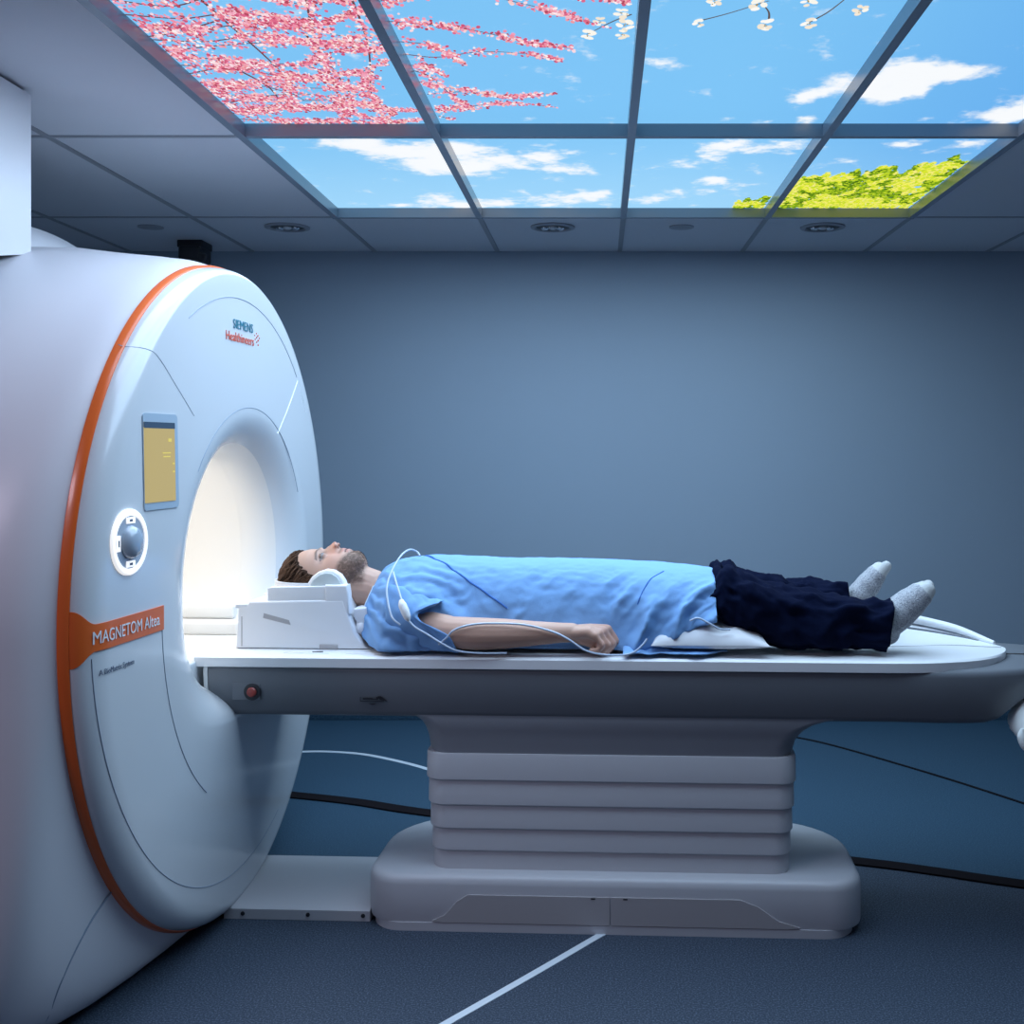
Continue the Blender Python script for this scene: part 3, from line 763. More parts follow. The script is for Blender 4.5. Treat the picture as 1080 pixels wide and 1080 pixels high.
# grey body, tapering at the foot end
bm = new(); rings = []
def sect(u, hw, z0, z1, r=0.02):
    pts = []
    hb = hw * 0.95
    prof = [(-hw + .015, z1), (-hw + .004, z1 - .006), (-hw, z1 - 0.02), (-hw + (hw - hb) * .4, (z0 + z1) / 2), (-hb + .002, z0 + 0.018), (-hb + .008, z0 + .006), (-hb + .02, z0)]
    pts = prof + [(-p[0], p[1]) for p in reversed(prof)]
    return [Vector((u, p[0], p[1])) for p in pts]
for u, hw, z0, z1 in ((-1.105, .243, .593, .742), (-0.6, .243, .593, .742), (0.0, .243, .593, .742), (0.6, .243, .592, .742), (0.85, .243, .592, .742), (0.95, .243, .590, .742), (1.04, .238, .590, .742), (1.08, .234, .591, .742), (1.12, .228, .602, .743), (1.16, .220, .63, .744), (1.22, .205, .672, .746), (1.32, .165, .69, .746), (1.40, .11, .705, .744), (1.43, .05, .715, .740)):
    rings.append(sect(u, hw, z0, z1))
loft(bm, rings); obj('couch_body', fixn(bm), M['grey'], CT, angle=50)
bm = new(); loft(bm, [sect(-1.118, .2435, .590, .745), sect(-1.106, .2455, .589, .746)]); obj('end_frame', fixn(bm), M['strip_white'], CT)
# white tabletop with rounded foot end and a shallow dish
def half_w(u):
    if u < 0.78: return 0.25
    t = (u - 0.78) / (1.20 - 0.78); return 0.25 * max(0.0, 1 - t ** 2.6) ** 0.62
def top_z(u, w):
    # dished surface, far rim lifts towards the foot end
    far = sm(0.70, 0.92, u) * (1 - max(0, min(1, (u - .92) / .27))) * max(0, w) ** 2 * 0.040
    end = -0.003 * sm(0.95, 1.2, u)
    return 0.767 - 0.005 * sm(.93, 1.0, abs(w)) ** 2 * (1 - sm(.75, .9, u) * (w > 0)) + far + end
bm = new(); US = list(np.linspace(-1.142, 0.78, 30)) + [0.78 + (1.2 - 0.78) * (1 - (1 - k / 26) ** 1.8) for k in range(1, 27)]
WS = [-1, -.99, -.98, -.965, -.95, -.9, -.8, -.6, -.4, -.2, 0, .2, .4, .6, .8, .9, .95, .965, .98, .99, 1]
rings = []
for u in US:
    h = max(half_w(u), 0.004)
    up = [Vector((u, w * h, top_z(u, w))) for w in WS]
    lo = [Vector((u, h, top_z(u, 1) - 0.030)), Vector((u, h * .97, 0.735 if u < .9 else top_z(u, 1) - 0.036)), Vector((u, -h * .97, 0.734)), Vector((u, -h, 0.7365))]
    rings.append(up + lo)
loft(bm, rings); fixn(bm)
obj('tabletop', bm, M['bed_white'], CT, angle=45)
# raised side rail around the far foot end
bm = new(); P = []
for u in (0.80, 0.86, 0.92, 0.98, 1.04, 1.10, 1.15, 1.185): P.append((u, half_w(u) * 0.985 - 0.004, top_z(u, 1) + 0.012 * sm(0.78, .86, u) * (1 - sm(1.08, 1.19, u)) + 0.004))
tube(bm, P, [0.004, 0.012, 0.014, 0.014, 0.013, 0.011, 0.006], 10, smooth=5); obj('side_rail', bm, M['bed_white'], CT)
bm = new(); P = [(u, half_w(u) * 0.80, top_z(u, .8) + 0.0005) for u in (0.86, 0.93, 1.0, 1.06, 1.11, 1.15)]
tube(bm, P, [0.001, 0.0045, 0.005, 0.004, 0.001], 8, smooth=5); obj('rail_shade', bm, M['grey'], CT)  # grey bead, stands in for the shade in the rail's hollow
bm = new(); tube(bm, [(0.84, -0.02, 0.7675), (0.95, 0.0, 0.7665), (1.05, 0.02, 0.7665), (1.19, 0.0, 0.7645)], 0.0016, 6, smooth=6); obj('top_seam', bm, M['base_grey'], CT)
bm = new(); tube(bm, [(1.20, 0.0, 0.7465), (1.24, -0.008, 0.7475), (1.32, -0.012, 0.7470), (1.38, -0.012, .7455)], 0.002, 6, smooth=4); obj('body_seam', bm, M['dark'], CT)
# emergency stop and pictogram
bm = new(); lathe(bm, [(0.024, 0.004), (0.024, -0.003), (0.019, -0.004), (0.0, -0.002)], (-0.977, -0.2405, 0.664), 'v', 28)
es = obj('stop_socket', bm, M['dark'], CT)
bm = new(); lathe(bm, [(0.012, 0.0), (0.014, -0.008), (0.011, -0.012), (0.0, -0.014)], (-0.977, -0.2405, 0.664), 'v', 24); obj('stop_button', bm, M['red'], es)
bm = new(); box(bm, (-1.035, -0.2415, 0.640), (-0.955, -0.2395, 0.688), 0.0008, 1); o = obj('stop_plate', bm, M['grey'], CT)
bm = new()
for a, b, c, d in ((-0.668, -0.6, 0.6395, 0.6415), (-0.668, -0.6665, 0.6415, 0.652), (-0.66, -0.632, 0.645, 0.650), (-0.634, -0.616, 0.645, 0.648), (-0.622, -0.606, 0.648, 0.653)):
    box(bm, (a, -0.2405, c), (b, -0.2385, d))
prism(bm, [(-0.612, 0.645), (-0.590, 0.640), (-0.598, 0.6475), (-0.608, 0.655), (-0.618, 0.6555)], -0.2405, 1, -0.2385)
prism(bm, [(-0.645, 0.634), (-0.620, 0.634), (-0.632, 0.630)], -0.2402, 1, -0.2385)
obj('load_symbol', fixn(bm), M['dark'], CT)
bm = new(); prism(bm, [(-0.822, -0.185), (-0.800, -0.178), (-0.792, -0.178), (-0.80, -0.186), (-0.815, -0.19)], 0.7695, 2, 0.7665); obj('position_mark', bm, M['strip'], CT)
for u in (-0.90, -0.72):
    bm = new(); box(bm, (u, -0.205, 0.765), (u + .13, -0.195, 0.7695), 0.001, 1); obj('coil_rail', bm, M['bed_white'], CT)

# cover over the cable run between scanner and pedestal
t = thing('cable_cover', 'low white floor cover between scanner and pedestal base', 'floor cover', (-0.86, 0.0, 0))
bm = new(); prism(bm, [(-0.200, 0.001), (-0.200, 0.030), (-0.192, 0.036), (0.13, 0.062), (0.14, 0.055), (0.14, 0.001)], -0.650, axis=0, a0=-1.075); obj('cover_plate', fixn(bm), M['base_white'], t)
for u in (-1.02, -0.83, -0.67):
    bm = new(); lathe(bm, [(0.006, 0.001), (0.006, -0.002), (0.0, -0.003)], (u, -0.2, 0.017), 'v', 12); obj('screw', bm, M['dark'], t)

# white cloth hung on the couch end
t = thing('hanging_cloth', 'rolled white cloth hanging under the foot end of the table', 'cloth', (1.25, -0.16, 0.54))
bm = new(); rings = []
for k in range(9):
    v = lerp(-0.315, -0.10, k / 8); e = sqrt(max(0.02, 1 - (abs(k / 8 * 2 - 1)) ** 5)); r = []
    for q in range(48):
        th = 2 * pi * q / 48
        rr = e * (0.096 + 0.004 * sin(3 * th + k) + 0.003 * sin(7 * th + 2 * k))
        zz = 0.578 + rr * sin(th) * (0.98 if sin(th) > 0 else 0.50)
        r.append(Vector((1.258 + rr * cos(th), v, zz)))
    rings.append(r)
loft(bm, rings); obj('cloth_roll', fixn(bm), M['paper'], t, angle=70)
bm = new(); tube(bm, [(1.166, -0.26, 0.590), (1.160, -0.265, 0.570), (1.170, -0.267, 0.546), (1.19, -0.265, 0.527), (1.21, -.26, .522)], [.004, .010, .012, .010, .003], 10, smooth=5); obj('cloth_hem', bm, M['paper'], t)

# ================================================================== HEAD COIL
HC = thing('head_coil', 'white plastic head coil cradle on the table under the patient\'s head', 'head coil', (-0.88, 0, 0.7675))
bm = new(); prism(bm, [(-1.064, 0.7685), (-1.057, 0.886), (-1.05, 0.893), (-1.03, 0.894), (-1.025, 0.906), (-0.745, 0.912), (-0.728, 0.862), (-0.712, 0.815), (-0.685, 0.778), (-0.66, 0.7685)], 0.14, axis=1, a0=-0.14, bev=0.006); obj('coil_base', bm, M['coil'], HC)
for s in (-1, 1):
    bm = new(); prism(bm, [(-0.972, 0.880), (-0.972, 0.944), (-0.960, 0.948), (-0.760, 0.952), (-0.757, 0.890)], s * 0.134, axis=1, a0=s * 0.105, bev=0.004); obj('cradle_step', bm, M['coil'], HC)
    bm = new(); prism(bm, [(-0.800, 0.880), (-0.800, 0.955), (-0.734, 0.955), (-0.730, 0.930), (-0.726, 0.87)], s * 0.139, axis=1, a0=s * 0.098, bev=0.006); obj('side_post', bm, M['coil'], HC)
    bm = new(); box(bm, (-1.066, min(s * .100, s * .1395), 0.885), (-1.030, max(s * .100, s * .1395), 0.898), 0.003); obj('cradle_ledge', bm, M['coil'], HC)
# bowl: a shell open at the top, rim visible above the posts
bm = new(); rings = []
for z, k in ((0.957, 1.0), (0.94, .99), (0.90, .95), (0.885, 0.88)):
    rings.append([Vector((-0.872 + 0.118 * k * cos(t), 0.118 * k * sin(t), z)) for t in A[::2]])
inner = []
for z, k in ((0.89, .80), (0.90, .86), (0.94, .93), (0.957, .945)):
    inner.append([Vector((-0.872 + 0.118 * k * cos(t), 0.118 * k * sin(t), z)) for t in A[::2]])
loft(bm, rings[::-1] + inner[::-1], True, True, True)
obj('head_bowl', fixn(bm), M['coil'], HC)
bm = new(); prism(bm, [(-0.982, 0.858), (-0.90, 0.838), (-0.905, 0.852), (-0.98, 0.872)], -0.1408, axis=1, a0=-0.139); p = obj('side_slot', fixn(bm), M['base_grey'], HC)
bm = new(); box(bm, (-1.047, -0.1405, 0.775), (-1.044, -0.139, 0.862)); obj('side_seam', bm, M['base_grey'], HC)
bm = new(); box(bm, (-0.815, -0.1425, 0.768), (-0.76, -0.138, 0.782), 0.002); obj('foot_lip', bm, M['base_grey'], HC)
# neck support behind
bm = new(); prism(bm, [(-0.725, 0.86), (-0.722, 0.882), (-0.685, 0.886), (-0.678, 0.872), (-0.682, 0.84), (-0.70, 0.82)], 0.10, axis=1, a0=-0.11, bev=0.006); obj('neck_rest', bm, M['coil'], HC)
bm = new(); ell(bm, (-0.70, -0.02, 0.825), (0.035, 0.10, 0.045)); ell(bm, (-0.672, -0.02, 0.800), (0.03, 0.10, 0.028)); obj('neck_pad', remesh(bm, .006, 4), M['foam_rim'], HC)
# ear cushions, wedged between head and coil
for s, lb in ((-1, 'white foam ear cushion at the near side of the patient\'s head'), (1, 'white foam ear cushion at the far side of the patient\'s head')):
    t = thing('ear_cushion', lb, 'cushion', (-0.80, s * 0.10, 0.93), 'ear cushions')
    pts = [(-0.862, 0.940), (-0.858, 0.958), (-0.846, 0.976), (-0.826, 0.991), (-0.803, 0.998), (-0.780, 0.995), (-0.760, 0.982), (-0.748, 0.964), (-0.742, 0.944), (-0.742, 0.925), (-0.80, 0.915), (-0.85, 0.92)]
    a, b = (s * 0.084, s * 0.118)
    bm = new(); prism(bm, pts, b, axis=1, a0=a, bev=0.009); obj('foam_block', fixn(bm), M['foam_rim'], t)
    q = [(-0.80 + (x + 0.80) * .80 + .0, 0.955 + (z - .955) * .80) for x, z in pts]
    bm = new(); prism(bm, q, b + s * 0.004, axis=1, a0=b - s * 0.004, bev=0.003); p = obj('foam_face', fixn(bm), M['foam'], t); p['label'] = 'grey foam face'

# ================================================================== THE PATIENT
PT = thing('person', 'bearded patient in pale blue gown lying on his back on the table', 'person', (0, 0, 0.775))
# ---- head
HU, HZ0 = -0.735, 0.955      # chin position along u; zero depth height
LV = [(-.022, .058, .010, .018), (-.012, .074, .000, .034), (.000, .084, -.015, .046), (.02, .085, -.036, .057), (.04, .086, -.055, .0635), (.065, .084, -.072, .067), (.09, .081, -.087, .0695), (.11, .084, -.096, .0725), (.13, .091, -.102, .0750),
      (.15, .092, -.104, .0762), (.17, .087, -.103, .0760), (.19, .076, -.096, .0725), (.205, .060, -.083, .0640), (.22, .034, -.058, .0465), (.229, .010, -.034, .027), (.233, -.005, -.018, .010)]
LH = [a[0] for a in LV]
NH = [-.02, .004, .019, .028, .0385, .047, .058, .063, .068, .073, .080, .093, .104, .109, .119, .13]
NY = [.070, .089, .0855, .0945, .0900, .0970, .0955, .0985, .1120, .1170, .1145, .1035, .0945, .0915, .0965, .0925]
NS = [.020, .022, .022, .022, .024, .024, .017, .0165, .015, .013, .0115, .011, .012, .015, .040, .05]
def head_pt(h, th, grow=0.0):
    yf = np.interp(h, LH, [a[1] for a in LV]); yb = np.interp(h, LH, [a[2] for a in LV]); w = np.interp(h, LH, [a[3] for a in LV])
    ym = lerp(yf, yb, 0.52)
    c, s = cos(th), sin(th)
    e = 0.82 if c > 0 else 0.95
    x = (w + grow) * math.copysign(abs(s) ** e, s)
    y = ym + ((yf - ym + grow) * abs(c) ** 0.9 if c > 0 else -(ym - yb + grow) * abs(c) ** 0.95)
    if c > 0 and grow == 0.0:
        ny = np.interp(h, NH, NY); ns = np.interp(h, NH, NS)
        if -0.02 < h < 0.13:
            y += (ny - yf) * math.exp(-(x / ns) ** 2) * sm(-.02, 0, h) * (1 - sm(.12, .13, h))
        # eye hollows, cheeks
        for sx in (-1, 1):
            y -= 0.011 * math.exp(-((x - sx * .033) / .017) ** 2 - ((h - .104) / .0105) ** 2)
            y += 0.004 * math.exp(-((x - sx * .045) / .018) ** 2 - ((h - .075) / .018) ** 2)
            y += 0.004 * math.exp(-((x - sx * .030) / .022) ** 2 - ((h - .120) / .007) ** 2)
            y += 0.006 * math.exp(-((x - sx * .0135) / .007) ** 2 - ((h - .069) / .008) ** 2)
    return x, y
def to_frame(x, y, h): return Vector((HU - h, x, HZ0 + y))
bm = new(); rings = []
HS = np.concatenate([np.linspace(-.022, .20, 64), np.linspace(.205, .2328, 12)])
for h in HS: rings.append([to_frame(*head_pt(h, 2 * pi * k / 72), h) for k in range(72)])
loft(bm, rings)
for sx in (-1, 1):
    ell(bm, to_frame(sx * .032, .0735, .1035), (.0095, .0125, .0115))           # eyeball under the lids
    ell(bm, to_frame(sx * .0745, -.012, .088), (.030, .007, .018), Matrix.Rotation(sx * .35, 3, 'Z'))  # ears
    ell(bm, to_frame(sx * .0125, .104, .0685), (.0065, .0065, .0075))           # nostril wings
# lips
ell(bm, to_frame(0, .0895, .0445), (.0055, .021, .0065)); ell(bm, to_frame(0, .0880, .0315), (.006, .019, .0060))
# neck and torso
caps(bm, [((-0.768, 0, .953), .046), ((-0.735, 0, .953), .048), ((-0.69, 0, .936), .049)])
caps(bm, [((-0.765, 0, .930), .053), ((-0.70, 0, .925), .055), ((-0.655, 0, .908), .062), ((-0.60, 0, .89), .07)])
rings = []
for u, a, zb, ztp in ((-.66, .07, .84, .955), (-.63, .10, .82, .965), (-.58, .13, .81, .975), (-.50, .14, .80, .98), (-.38, .125, .80, .975), (-.25, .115, .80, .965), (-.12, .115, .80, .955), (0, .12, .80, .955), (.10, .12, .81, .955), (.16, .10, .82, .945)):
    rings.append([Vector((u, a * math.copysign(abs(cos(t)) ** .8, cos(t)), (zb + ztp) / 2 + (ztp - zb) / 2 * math.copysign(abs(sin(t)) ** .8, sin(t)))) for t in A[::4]])
loft(bm, rings)
for s in (-1, 1):
    caps(bm, [((-.59, s * .125, .885), .046), ((-.56, s * .165, .870), .046), ((-.50, s * .188, .850), .043), ((-.43, s * .205, .838), .043)])            # upper arm
    yy = .095 * s
    caps(bm, [((.10, s * .07, .89), .055), ((.25, yy, .915), .052), ((.37, yy, .920), .050), ((.50, yy, .885), .050), ((.66, yy, .862), .045), ((.75 + (.06 if s < 0 else 0), yy, .848), .036)])
# forearms: near one shown, far one mirrored
for s in (-1, 1):
    caps(bm, [((-.445, s * .205, .836), .0425), ((-.40, s * .212, .832), .0455), ((-.34, s * .218, .830), .0465), ((-.26, s * .218, .831), .0425), ((-.17, s * .215, .832), .0345), ((-.10, s * .212, .834), .0285), ((-.07, s * .210, .834), .0275)])
    c = lambda u, v, z: (u, s * v, z)
    # back of the hand
    for v0, v1, r0, r1 in ((.196, .180, .020, .0155), (.204, .200, .020, .0155), (.213, .220, .0195, .0150), (.220, .238, .018, .0135)):
        caps(bm, [(c(-.07, v0, .834), r0), (c(-.02, lerp(v0, v1, .55), .838), (r0 + r1) / 2 + .001), (c(.028 - (v1 - .18) * .55, v1, .838 - (v1 - .18) * .14), r1)])
    # fingers curled down and under, unequal
    for v1, l1, l2, l3, r in ((.178, .040, .026, .020, .0100), (.1995, .043, .028, .021, .0102), (.221, .040, .026, .020, .0097), (.2405, .032, .021, .018, .0088)):
        u0, z0 = .030 - (v1 - .18) * .55, .838 - (v1 - .18) * .14
        p0 = (u0, z0); a1, a2, a3 = radians(-52), radians(-128), radians(-185)
        p1 = (p0[0] + l1 * cos(a1), p0[1] + l1 * sin(a1)); p2 = (p1[0] + l2 * cos(a2), p1[1] + l2 * sin(a2)); p3 = (p2[0] + l3 * cos(a3), p2[1] + l3 * sin(a3))
        caps(bm, [(c(p0[0], v1, p0[1]), r + .0018), (c(lerp(p0[0], p1[0], .5), v1, lerp(p0[1], p1[1], .5) + .001), r - .0003), (c(p1[0], v1 - .001, p1[1]), r + .0006), (c(p2[0], v1 - .002, p2[1]), r - .0004), (c(p3[0], v1 - .003, p3[1]), r - .0014)])
    caps(bm, [(c(-.05, .212, .822), .020), (c(-.012, .212, .812), .021), (c(.012, .206, .806), .018)])
    caps(bm, [(c(-.055, .192, .828), .018), (c(-.015, .170, .812), .0145), (c(.018, .163, .800), .0115), (c(.044, .172, .797), .0095)])   # thumb, along the far side
# feet
for s, ua, zt_ in ((-1, .82, 0), (1, .745, .012)):
    yy = .108 * s
    caps(bm, [((ua - .02, yy, .848), .034), ((ua + .015, yy, .850), .030), ((ua + .04, yy, .875), .026)])
me = remesh(bm, 0.0036, 3, 0.5)
BODY = obj('body', me, M['skin'], PT, angle=180)
me = BODY.data
at = me.attributes.new('tint', 'FLOAT_COLOR', 'POINT')
off = BASE[PT.name]
SK = Vector((0.56, 0.34, 0.255)); BRD = Vector((0.085, 0.045, 0.028)); LIP = Vector((0.50, 0.20, 0.17)); BROW = Vector((0.045, 0.022, 0.014)); RED = Vector((0.58, 0.25, 0.18))
cols = np.ones((len(me.vertices), 4), dtype=np.float32)
for i, v in enumerate(me.vertices):
    p = v.co + off
    c = SK.copy()
    if p.x < -0.66:
        h = HU - p.x; x = p.y; y = p.z - HZ0
        n = mnoise.noise(Vector(p) * 180) * .5 + .5; n2 = mnoise.noise(Vector(p) * 30)
        # ruddy nose and cheek
        c = c.lerp(RED, .55 * math.exp(-((h - .072) / .022) ** 2 - (x / .03) ** 2) + .25 * math.exp(-((h - .07) / .03) ** 2 - ((abs(x) - .045) / .03) ** 2))
        # beard: jaw, chin, moustache
        jaw_top = np.interp(abs(x), [0, .03, .05, .07], [.022, .032, .045, .060])
        k = sm(jaw_top + .010, jaw_top - .008, h) * sm(-.075, -.05, h + (y - .0) * 0.15) * sm(-.03, .01, y) * sm(-.035, -.015, h)
        mo = math.exp(-((h - .0535) / .0055) ** 2) * (1 - sm(.024, .032, abs(x))) * sm(.05, .07, y)
        sole = math.exp(-((h - .022) / .006) ** 2 - (x / .012) ** 2)
        k = min(1.0, max(k * .95, mo * .75, sole * .6))
        c = c.lerp(BRD, max(0, min(1, k * (.35 + .7 * n))))
        lp = max(math.exp(-((h - .0445) / .0045) ** 2), math.exp(-((h - .031) / .0045) ** 2)) * (1 - sm(.019, .025, abs(x))) * sm(.078, .084, y)
        c = c.lerp(LIP, .8 * lp)
        if abs(h - .0385) < .0022 and abs(x) < .022 and y > .075: c = LIP * .35
        ax = abs(x)
        bh = .119 + .004 * sin((ax - .014) / .034 * pi)
        if .012 < ax < .054 and y > .05: c = c.lerp(BROW, .88 * math.exp(-((h - bh) / .0036) ** 2))
        # eyes: slit, white, iris, lashes
        if y > .052:
            ex = (ax - .032) / .0135; eh = (h - .1035) / .0052
            d = ex * ex + eh * eh
            if d < 1.0:
                c = Vector((0.32, 0.28, 0.27))
                if ex * ex * 4.2 + ((h - .1045) / .0050) ** 2 < .9: c = Vector((0.06, 0.06, 0.07))
            elif d < 1.9: c = Vector((0.10, 0.05, 0.035)) if h > .1035 else c * .75
            else: c = c * (1 - .25 * math.exp(-((d - 2) / 2.2) ** 2))
        # nostrils
        for sx in (-1, 1):
            if ((x - sx * .0065) / .0042) ** 2 + ((h - .0625) / .0030) ** 2 < 1 and y > .085: c = Vector((.10, .03, .02))
    else:
        # knuckles and fingertips a touch redder
        kk = sm(-.02, .03, p.x) * (1 - sm(.2, .21, p.x))
        c = c.lerp(Vector((0.56, 0.29, 0.22)), .5 * kk)
    cols[i, :3] = c
at.data.foreach_set('color', cols.ravel())

# ---- hair: a shell over crown, temples and back with combed strands
def hair_front(h):   # most forward depth the hair reaches at height h
    return np.interp(h, [.02, .05, .085, .10, .107, .118, .130, .148, .165, .178, .188, .233], [-.07, -.055, -.02, .008, .018, .022, .030, .044, .056, .085, .13, .13])
bm = new()
NHh, NTh = 60, 96
grid = []
for j in range(NHh):
    h = lerp(.03, .2335, j / (NHh - 1)); row = []
    for k in range(NTh):
        th = 2 * pi * k / NTh
        x, y = head_pt(min(h, .2325), th, 1e-6)
        hf = hair_front(h)
        g = sm(hf + .012, hf - .02, y)
        lump = .0045 * sin(th * 21 + 9 * fbm((th * 2, h * 14, 0))) + .003 * fbm((th * 9, h * 40, 2))
        grow = -.006 + g * (.0115 + lump) * sm(.02, .06, h)
        x, y = head_pt(min(h, .2325), th, grow if abs(grow) > 1e-9 else 1e-9)
        row.append((bm.verts.new(to_frame(x, y, h + max(0, grow) * sm(.16, .23, h) * .9)), y - hf))
    grid.append(row)
for a, b in zip(grid, grid[1:]):
    for k in range(NTh):
        q = [a[k], a[(k + 1) % NTh], b[(k + 1) % NTh], b[k]]
        if all(e[1] < 0.016 for e in q): bm.faces.new([e[0] for e in q])
bmesh.ops.delete(bm, geom=[v for v in bm.verts if not v.link_faces], context='VERTS')
HAIR = obj('hair', fixn(bm), M['hair'], PT, angle=180)
bm = new()
for i in range(900):                                  # combed strands
    h0 = random.uniform(.085, .215); sx = random.choice((-1, 1))
    th = sx * random.uniform(.05, 2.3)
    P = []; ok = True
    dth = sx * random.uniform(.20, .45); dh = random.uniform(.015, .05)
    for k in range(5):
        t = k / 4; h = min(.2325, h0 + dh * t * (1 - .3 * t)); a = th + dth * t
        gr = .0045 + .0045 * random.random() + .004 * sin(pi * t)
        x, y = head_pt(h, a, gr)
        if k == 0 and y > hair_front(h) + random.uniform(-.01, .010): ok = False
        P.append(to_frame(x, y, h + gr * sm(.16, .23, h) * .9))
    if ok: tube(bm, P, [.0009, .0020, .0018, .0006], 5, smooth=3)
sd = obj('hair_strands', bm, M['hair2'], HAIR, angle=180); sd['kind'] = 'stuff'
# short beard stubble
bm = new()
me = BODY.data
cand = [v for v in me.vertices if (v.co + off).x < -0.68 and cols[v.index, 0] < 0.30 and (HU - (v.co + off).x) < .05 and (v.co + off).z > .95]
for v in random.sample(cand, min(1500, len(cand))):
    p = v.co + off; n = v.normal; d = (n * .6 + Vector((.6, 0, -.1))).normalized(); L = random.uniform(.002, .0045)
    x = d.orthogonal().normalized(); y = d.cross(x); r = .0005
    b = [bm.verts.new(p + (x * cos(a) + y * sin(a)) * r) for a in (0, 2.1, 4.2)]; tip = bm.verts.new(p + d * L)
    for k in range(3): bm.faces.new((b[k], b[(k + 1) % 3], tip))
tag(obj('beard', bm, M['hair'], PT, angle=180), kind='stuff')

# ---- gown
ST = [  # u, top z, near half-width, far half-width, near hem z, tilt, roundness
    (-.712, .968, .078, .078, .842, .045, 2.0), (-.706, .980, .096, .096, .822, .044, 2.0), (-.69, .992, .128, .128, .800, .040, 2.1), (-.66, 1.004, .175, .175, .785, .030, 2.2), (-.62, 1.016, .222, .215, .780, .018, 2.2), (-.57, 1.022, .240, .232, .779, .008, 2.2), (-.52, 1.026, .236, .232, .779, 0, 2.3),
    (-.475, 1.027, .222, .22, .779, 0, 2.3), (-.43, 1.027, .198, .20, .779, 0, 2.3), (-.36, 1.025, .182, .18, .779, 0, 2.4), (-.27, 1.022, .176, .176, .779, 0, 2.4), (-.17, 1.021, .172, .174, .779, 0, 2.4), (-.06, 1.021, .170, .174, .779, 0, 2.5), (.04, 1.017, .178, .178, .779, 0, 2.5),
    (.09, 1.015, .205, .18, .779, 0, 2.4), (.14, 1.013, .222, .185, .785, 0, 2.3), (.19, 1.010, .222, .19, .806, 0, 2.2), (.24, 1.006, .216, .19, .830, 0, 2.2), (.29, 1.001, .205, .19, .852, 0, 2.2), (.338, .993, .196, .19, .866, 0, 2.2)]
SU = [s[0] for s in ST]
def st(u, k): return float(np.interp(u, SU, [s[k] for s in ST]))
def ridge(x): return 1 - abs(math.fmod(abs(x), 2.0) - 1.0) * 2 if True else 0
def gown_pt(u, ph):
    """ph 0 = near hem, pi = far hem"""
    ztp, an, af, zb, tl, n = (st(u, k) for k in range(1, 7))
    c, s = -cos(ph), sin(ph)
    a = an if c < 0 else af
    hz = ztp - zb
    v = a * math.copysign(abs(c) ** (2 / n), c); z = zb + hz * abs(s) ** (2 / n)
    if c > 0: z = .780 + (ztp - .780) * abs(s) ** (2 / n)
    uu = u + tl * s
    # folds
    side = sm(.95, .25, s)                           # more on the flanks
    f = 0.0
    fr = sm(-.33, -.50, u)                           # gathered neck and shoulder
    f += fr * .0105 * sin(26 * (ph + .5 * u * 3) + 6 * fbm((u * 7, ph * 2, 1))) * sm(-.715, -.68, u) * (.35 + .65 * side)
    mid = sm(-.50, -.40, u)
    wv = fbm((u * 4.5, ph * 1.3, 4)); wv2 = fbm((u * 8, ph * 2.2, 14))
    fold = lambda x: 1 - 2 * abs(sin(x)) ** .75       # sharp crests, broad valleys
    fade = .12 + .88 * sm(1.0, .55, s)
    patchy = .12 + .88 * sm(-.15, .40, fbm((u * 5, ph * 1.1, 33)))
    sl = lerp(-.16, .15, sm(-.42, -.28, u))           # crests slant off the shoulder, then back towards the hip
    d1 = (u - sl * ph) * 34 + 1.6 * wv
    d2 = (u - sl * 1.25 * ph) * 71 + 2.2 * wv2
    f += mid * fade * patchy * (.0075 * fold(d1) + .0022 * fold(d2))
    low = sm(.02, .12, u) * sm(.75, .2, s) * (1 if c < 0 else .4)
    f += low * .017 * fold((u - .13 * ph) * 30 + 1.2 * fbm((u * 8, ph * 2, 3)))
    f += .004 * fbm((u * 9, ph * 3, 12)) + .002 * fbm((u * 30, ph * 9, 5))
    if s > .9: f *= .6
    nv, nz = c * .9, s
    return Vector((uu, v + nv * f, max(z + nz * f, .7785 + .002 * (c * c))))
bm = new(); grid = []
NU, NP = 230, 110
for i in range(NU):
    u = lerp(SU[0], SU[-1], i / (NU - 1))
    grid.append([bm.verts.new(gown_pt(u, pi * (.5 - .5 * cos(pi * j / NP)) * .0 + pi * j / NP)) for j in range(NP + 1)])
for a, b in zip(grid, grid[1:]):
    for j in range(NP): bm.faces.new((a[j], a[j + 1], b[j + 1], b[j]))
fixn(bm)
GOWN = obj('hospital_gown', bm, M['gown'], PT, angle=180)
mod = GOWN.modifiers.new('thickness', 'SOLIDIFY'); mod.thickness = .003; mod.offset = 0
# white neckline binding
bm = new(); tube(bm, [gown_pt(SU[0], pi * j / 40) for j in range(41)], .0035, 8); obj('neck_binding', bm, M['gown_in'], GOWN)
# lap edge running over the chest
def on_gown(pts, r, lift):
    bm = new(); P = []
    for q in spline([(u, ph, 0) for u, ph in pts], 14):
        P.append(gown_pt(q.x, q.y) + Vector((0, -cos(q.y) * lift, sin(q.y) * lift)))
    tube(bm, P, r, 8); return obj('lap_edge', bm, M['gown_dark'], GOWN)
on_gown(((-.545, 1.62), (-.51, 1.45), (-.465, 1.25), (-.42, 1.02), (-.37, .80), (-.31, .58), (-.26, .42)), .0030, .0018)
on_gown(((.115, .55), (.13, .75), (.155, .98), (.19, 1.15)), .0020, .0014)
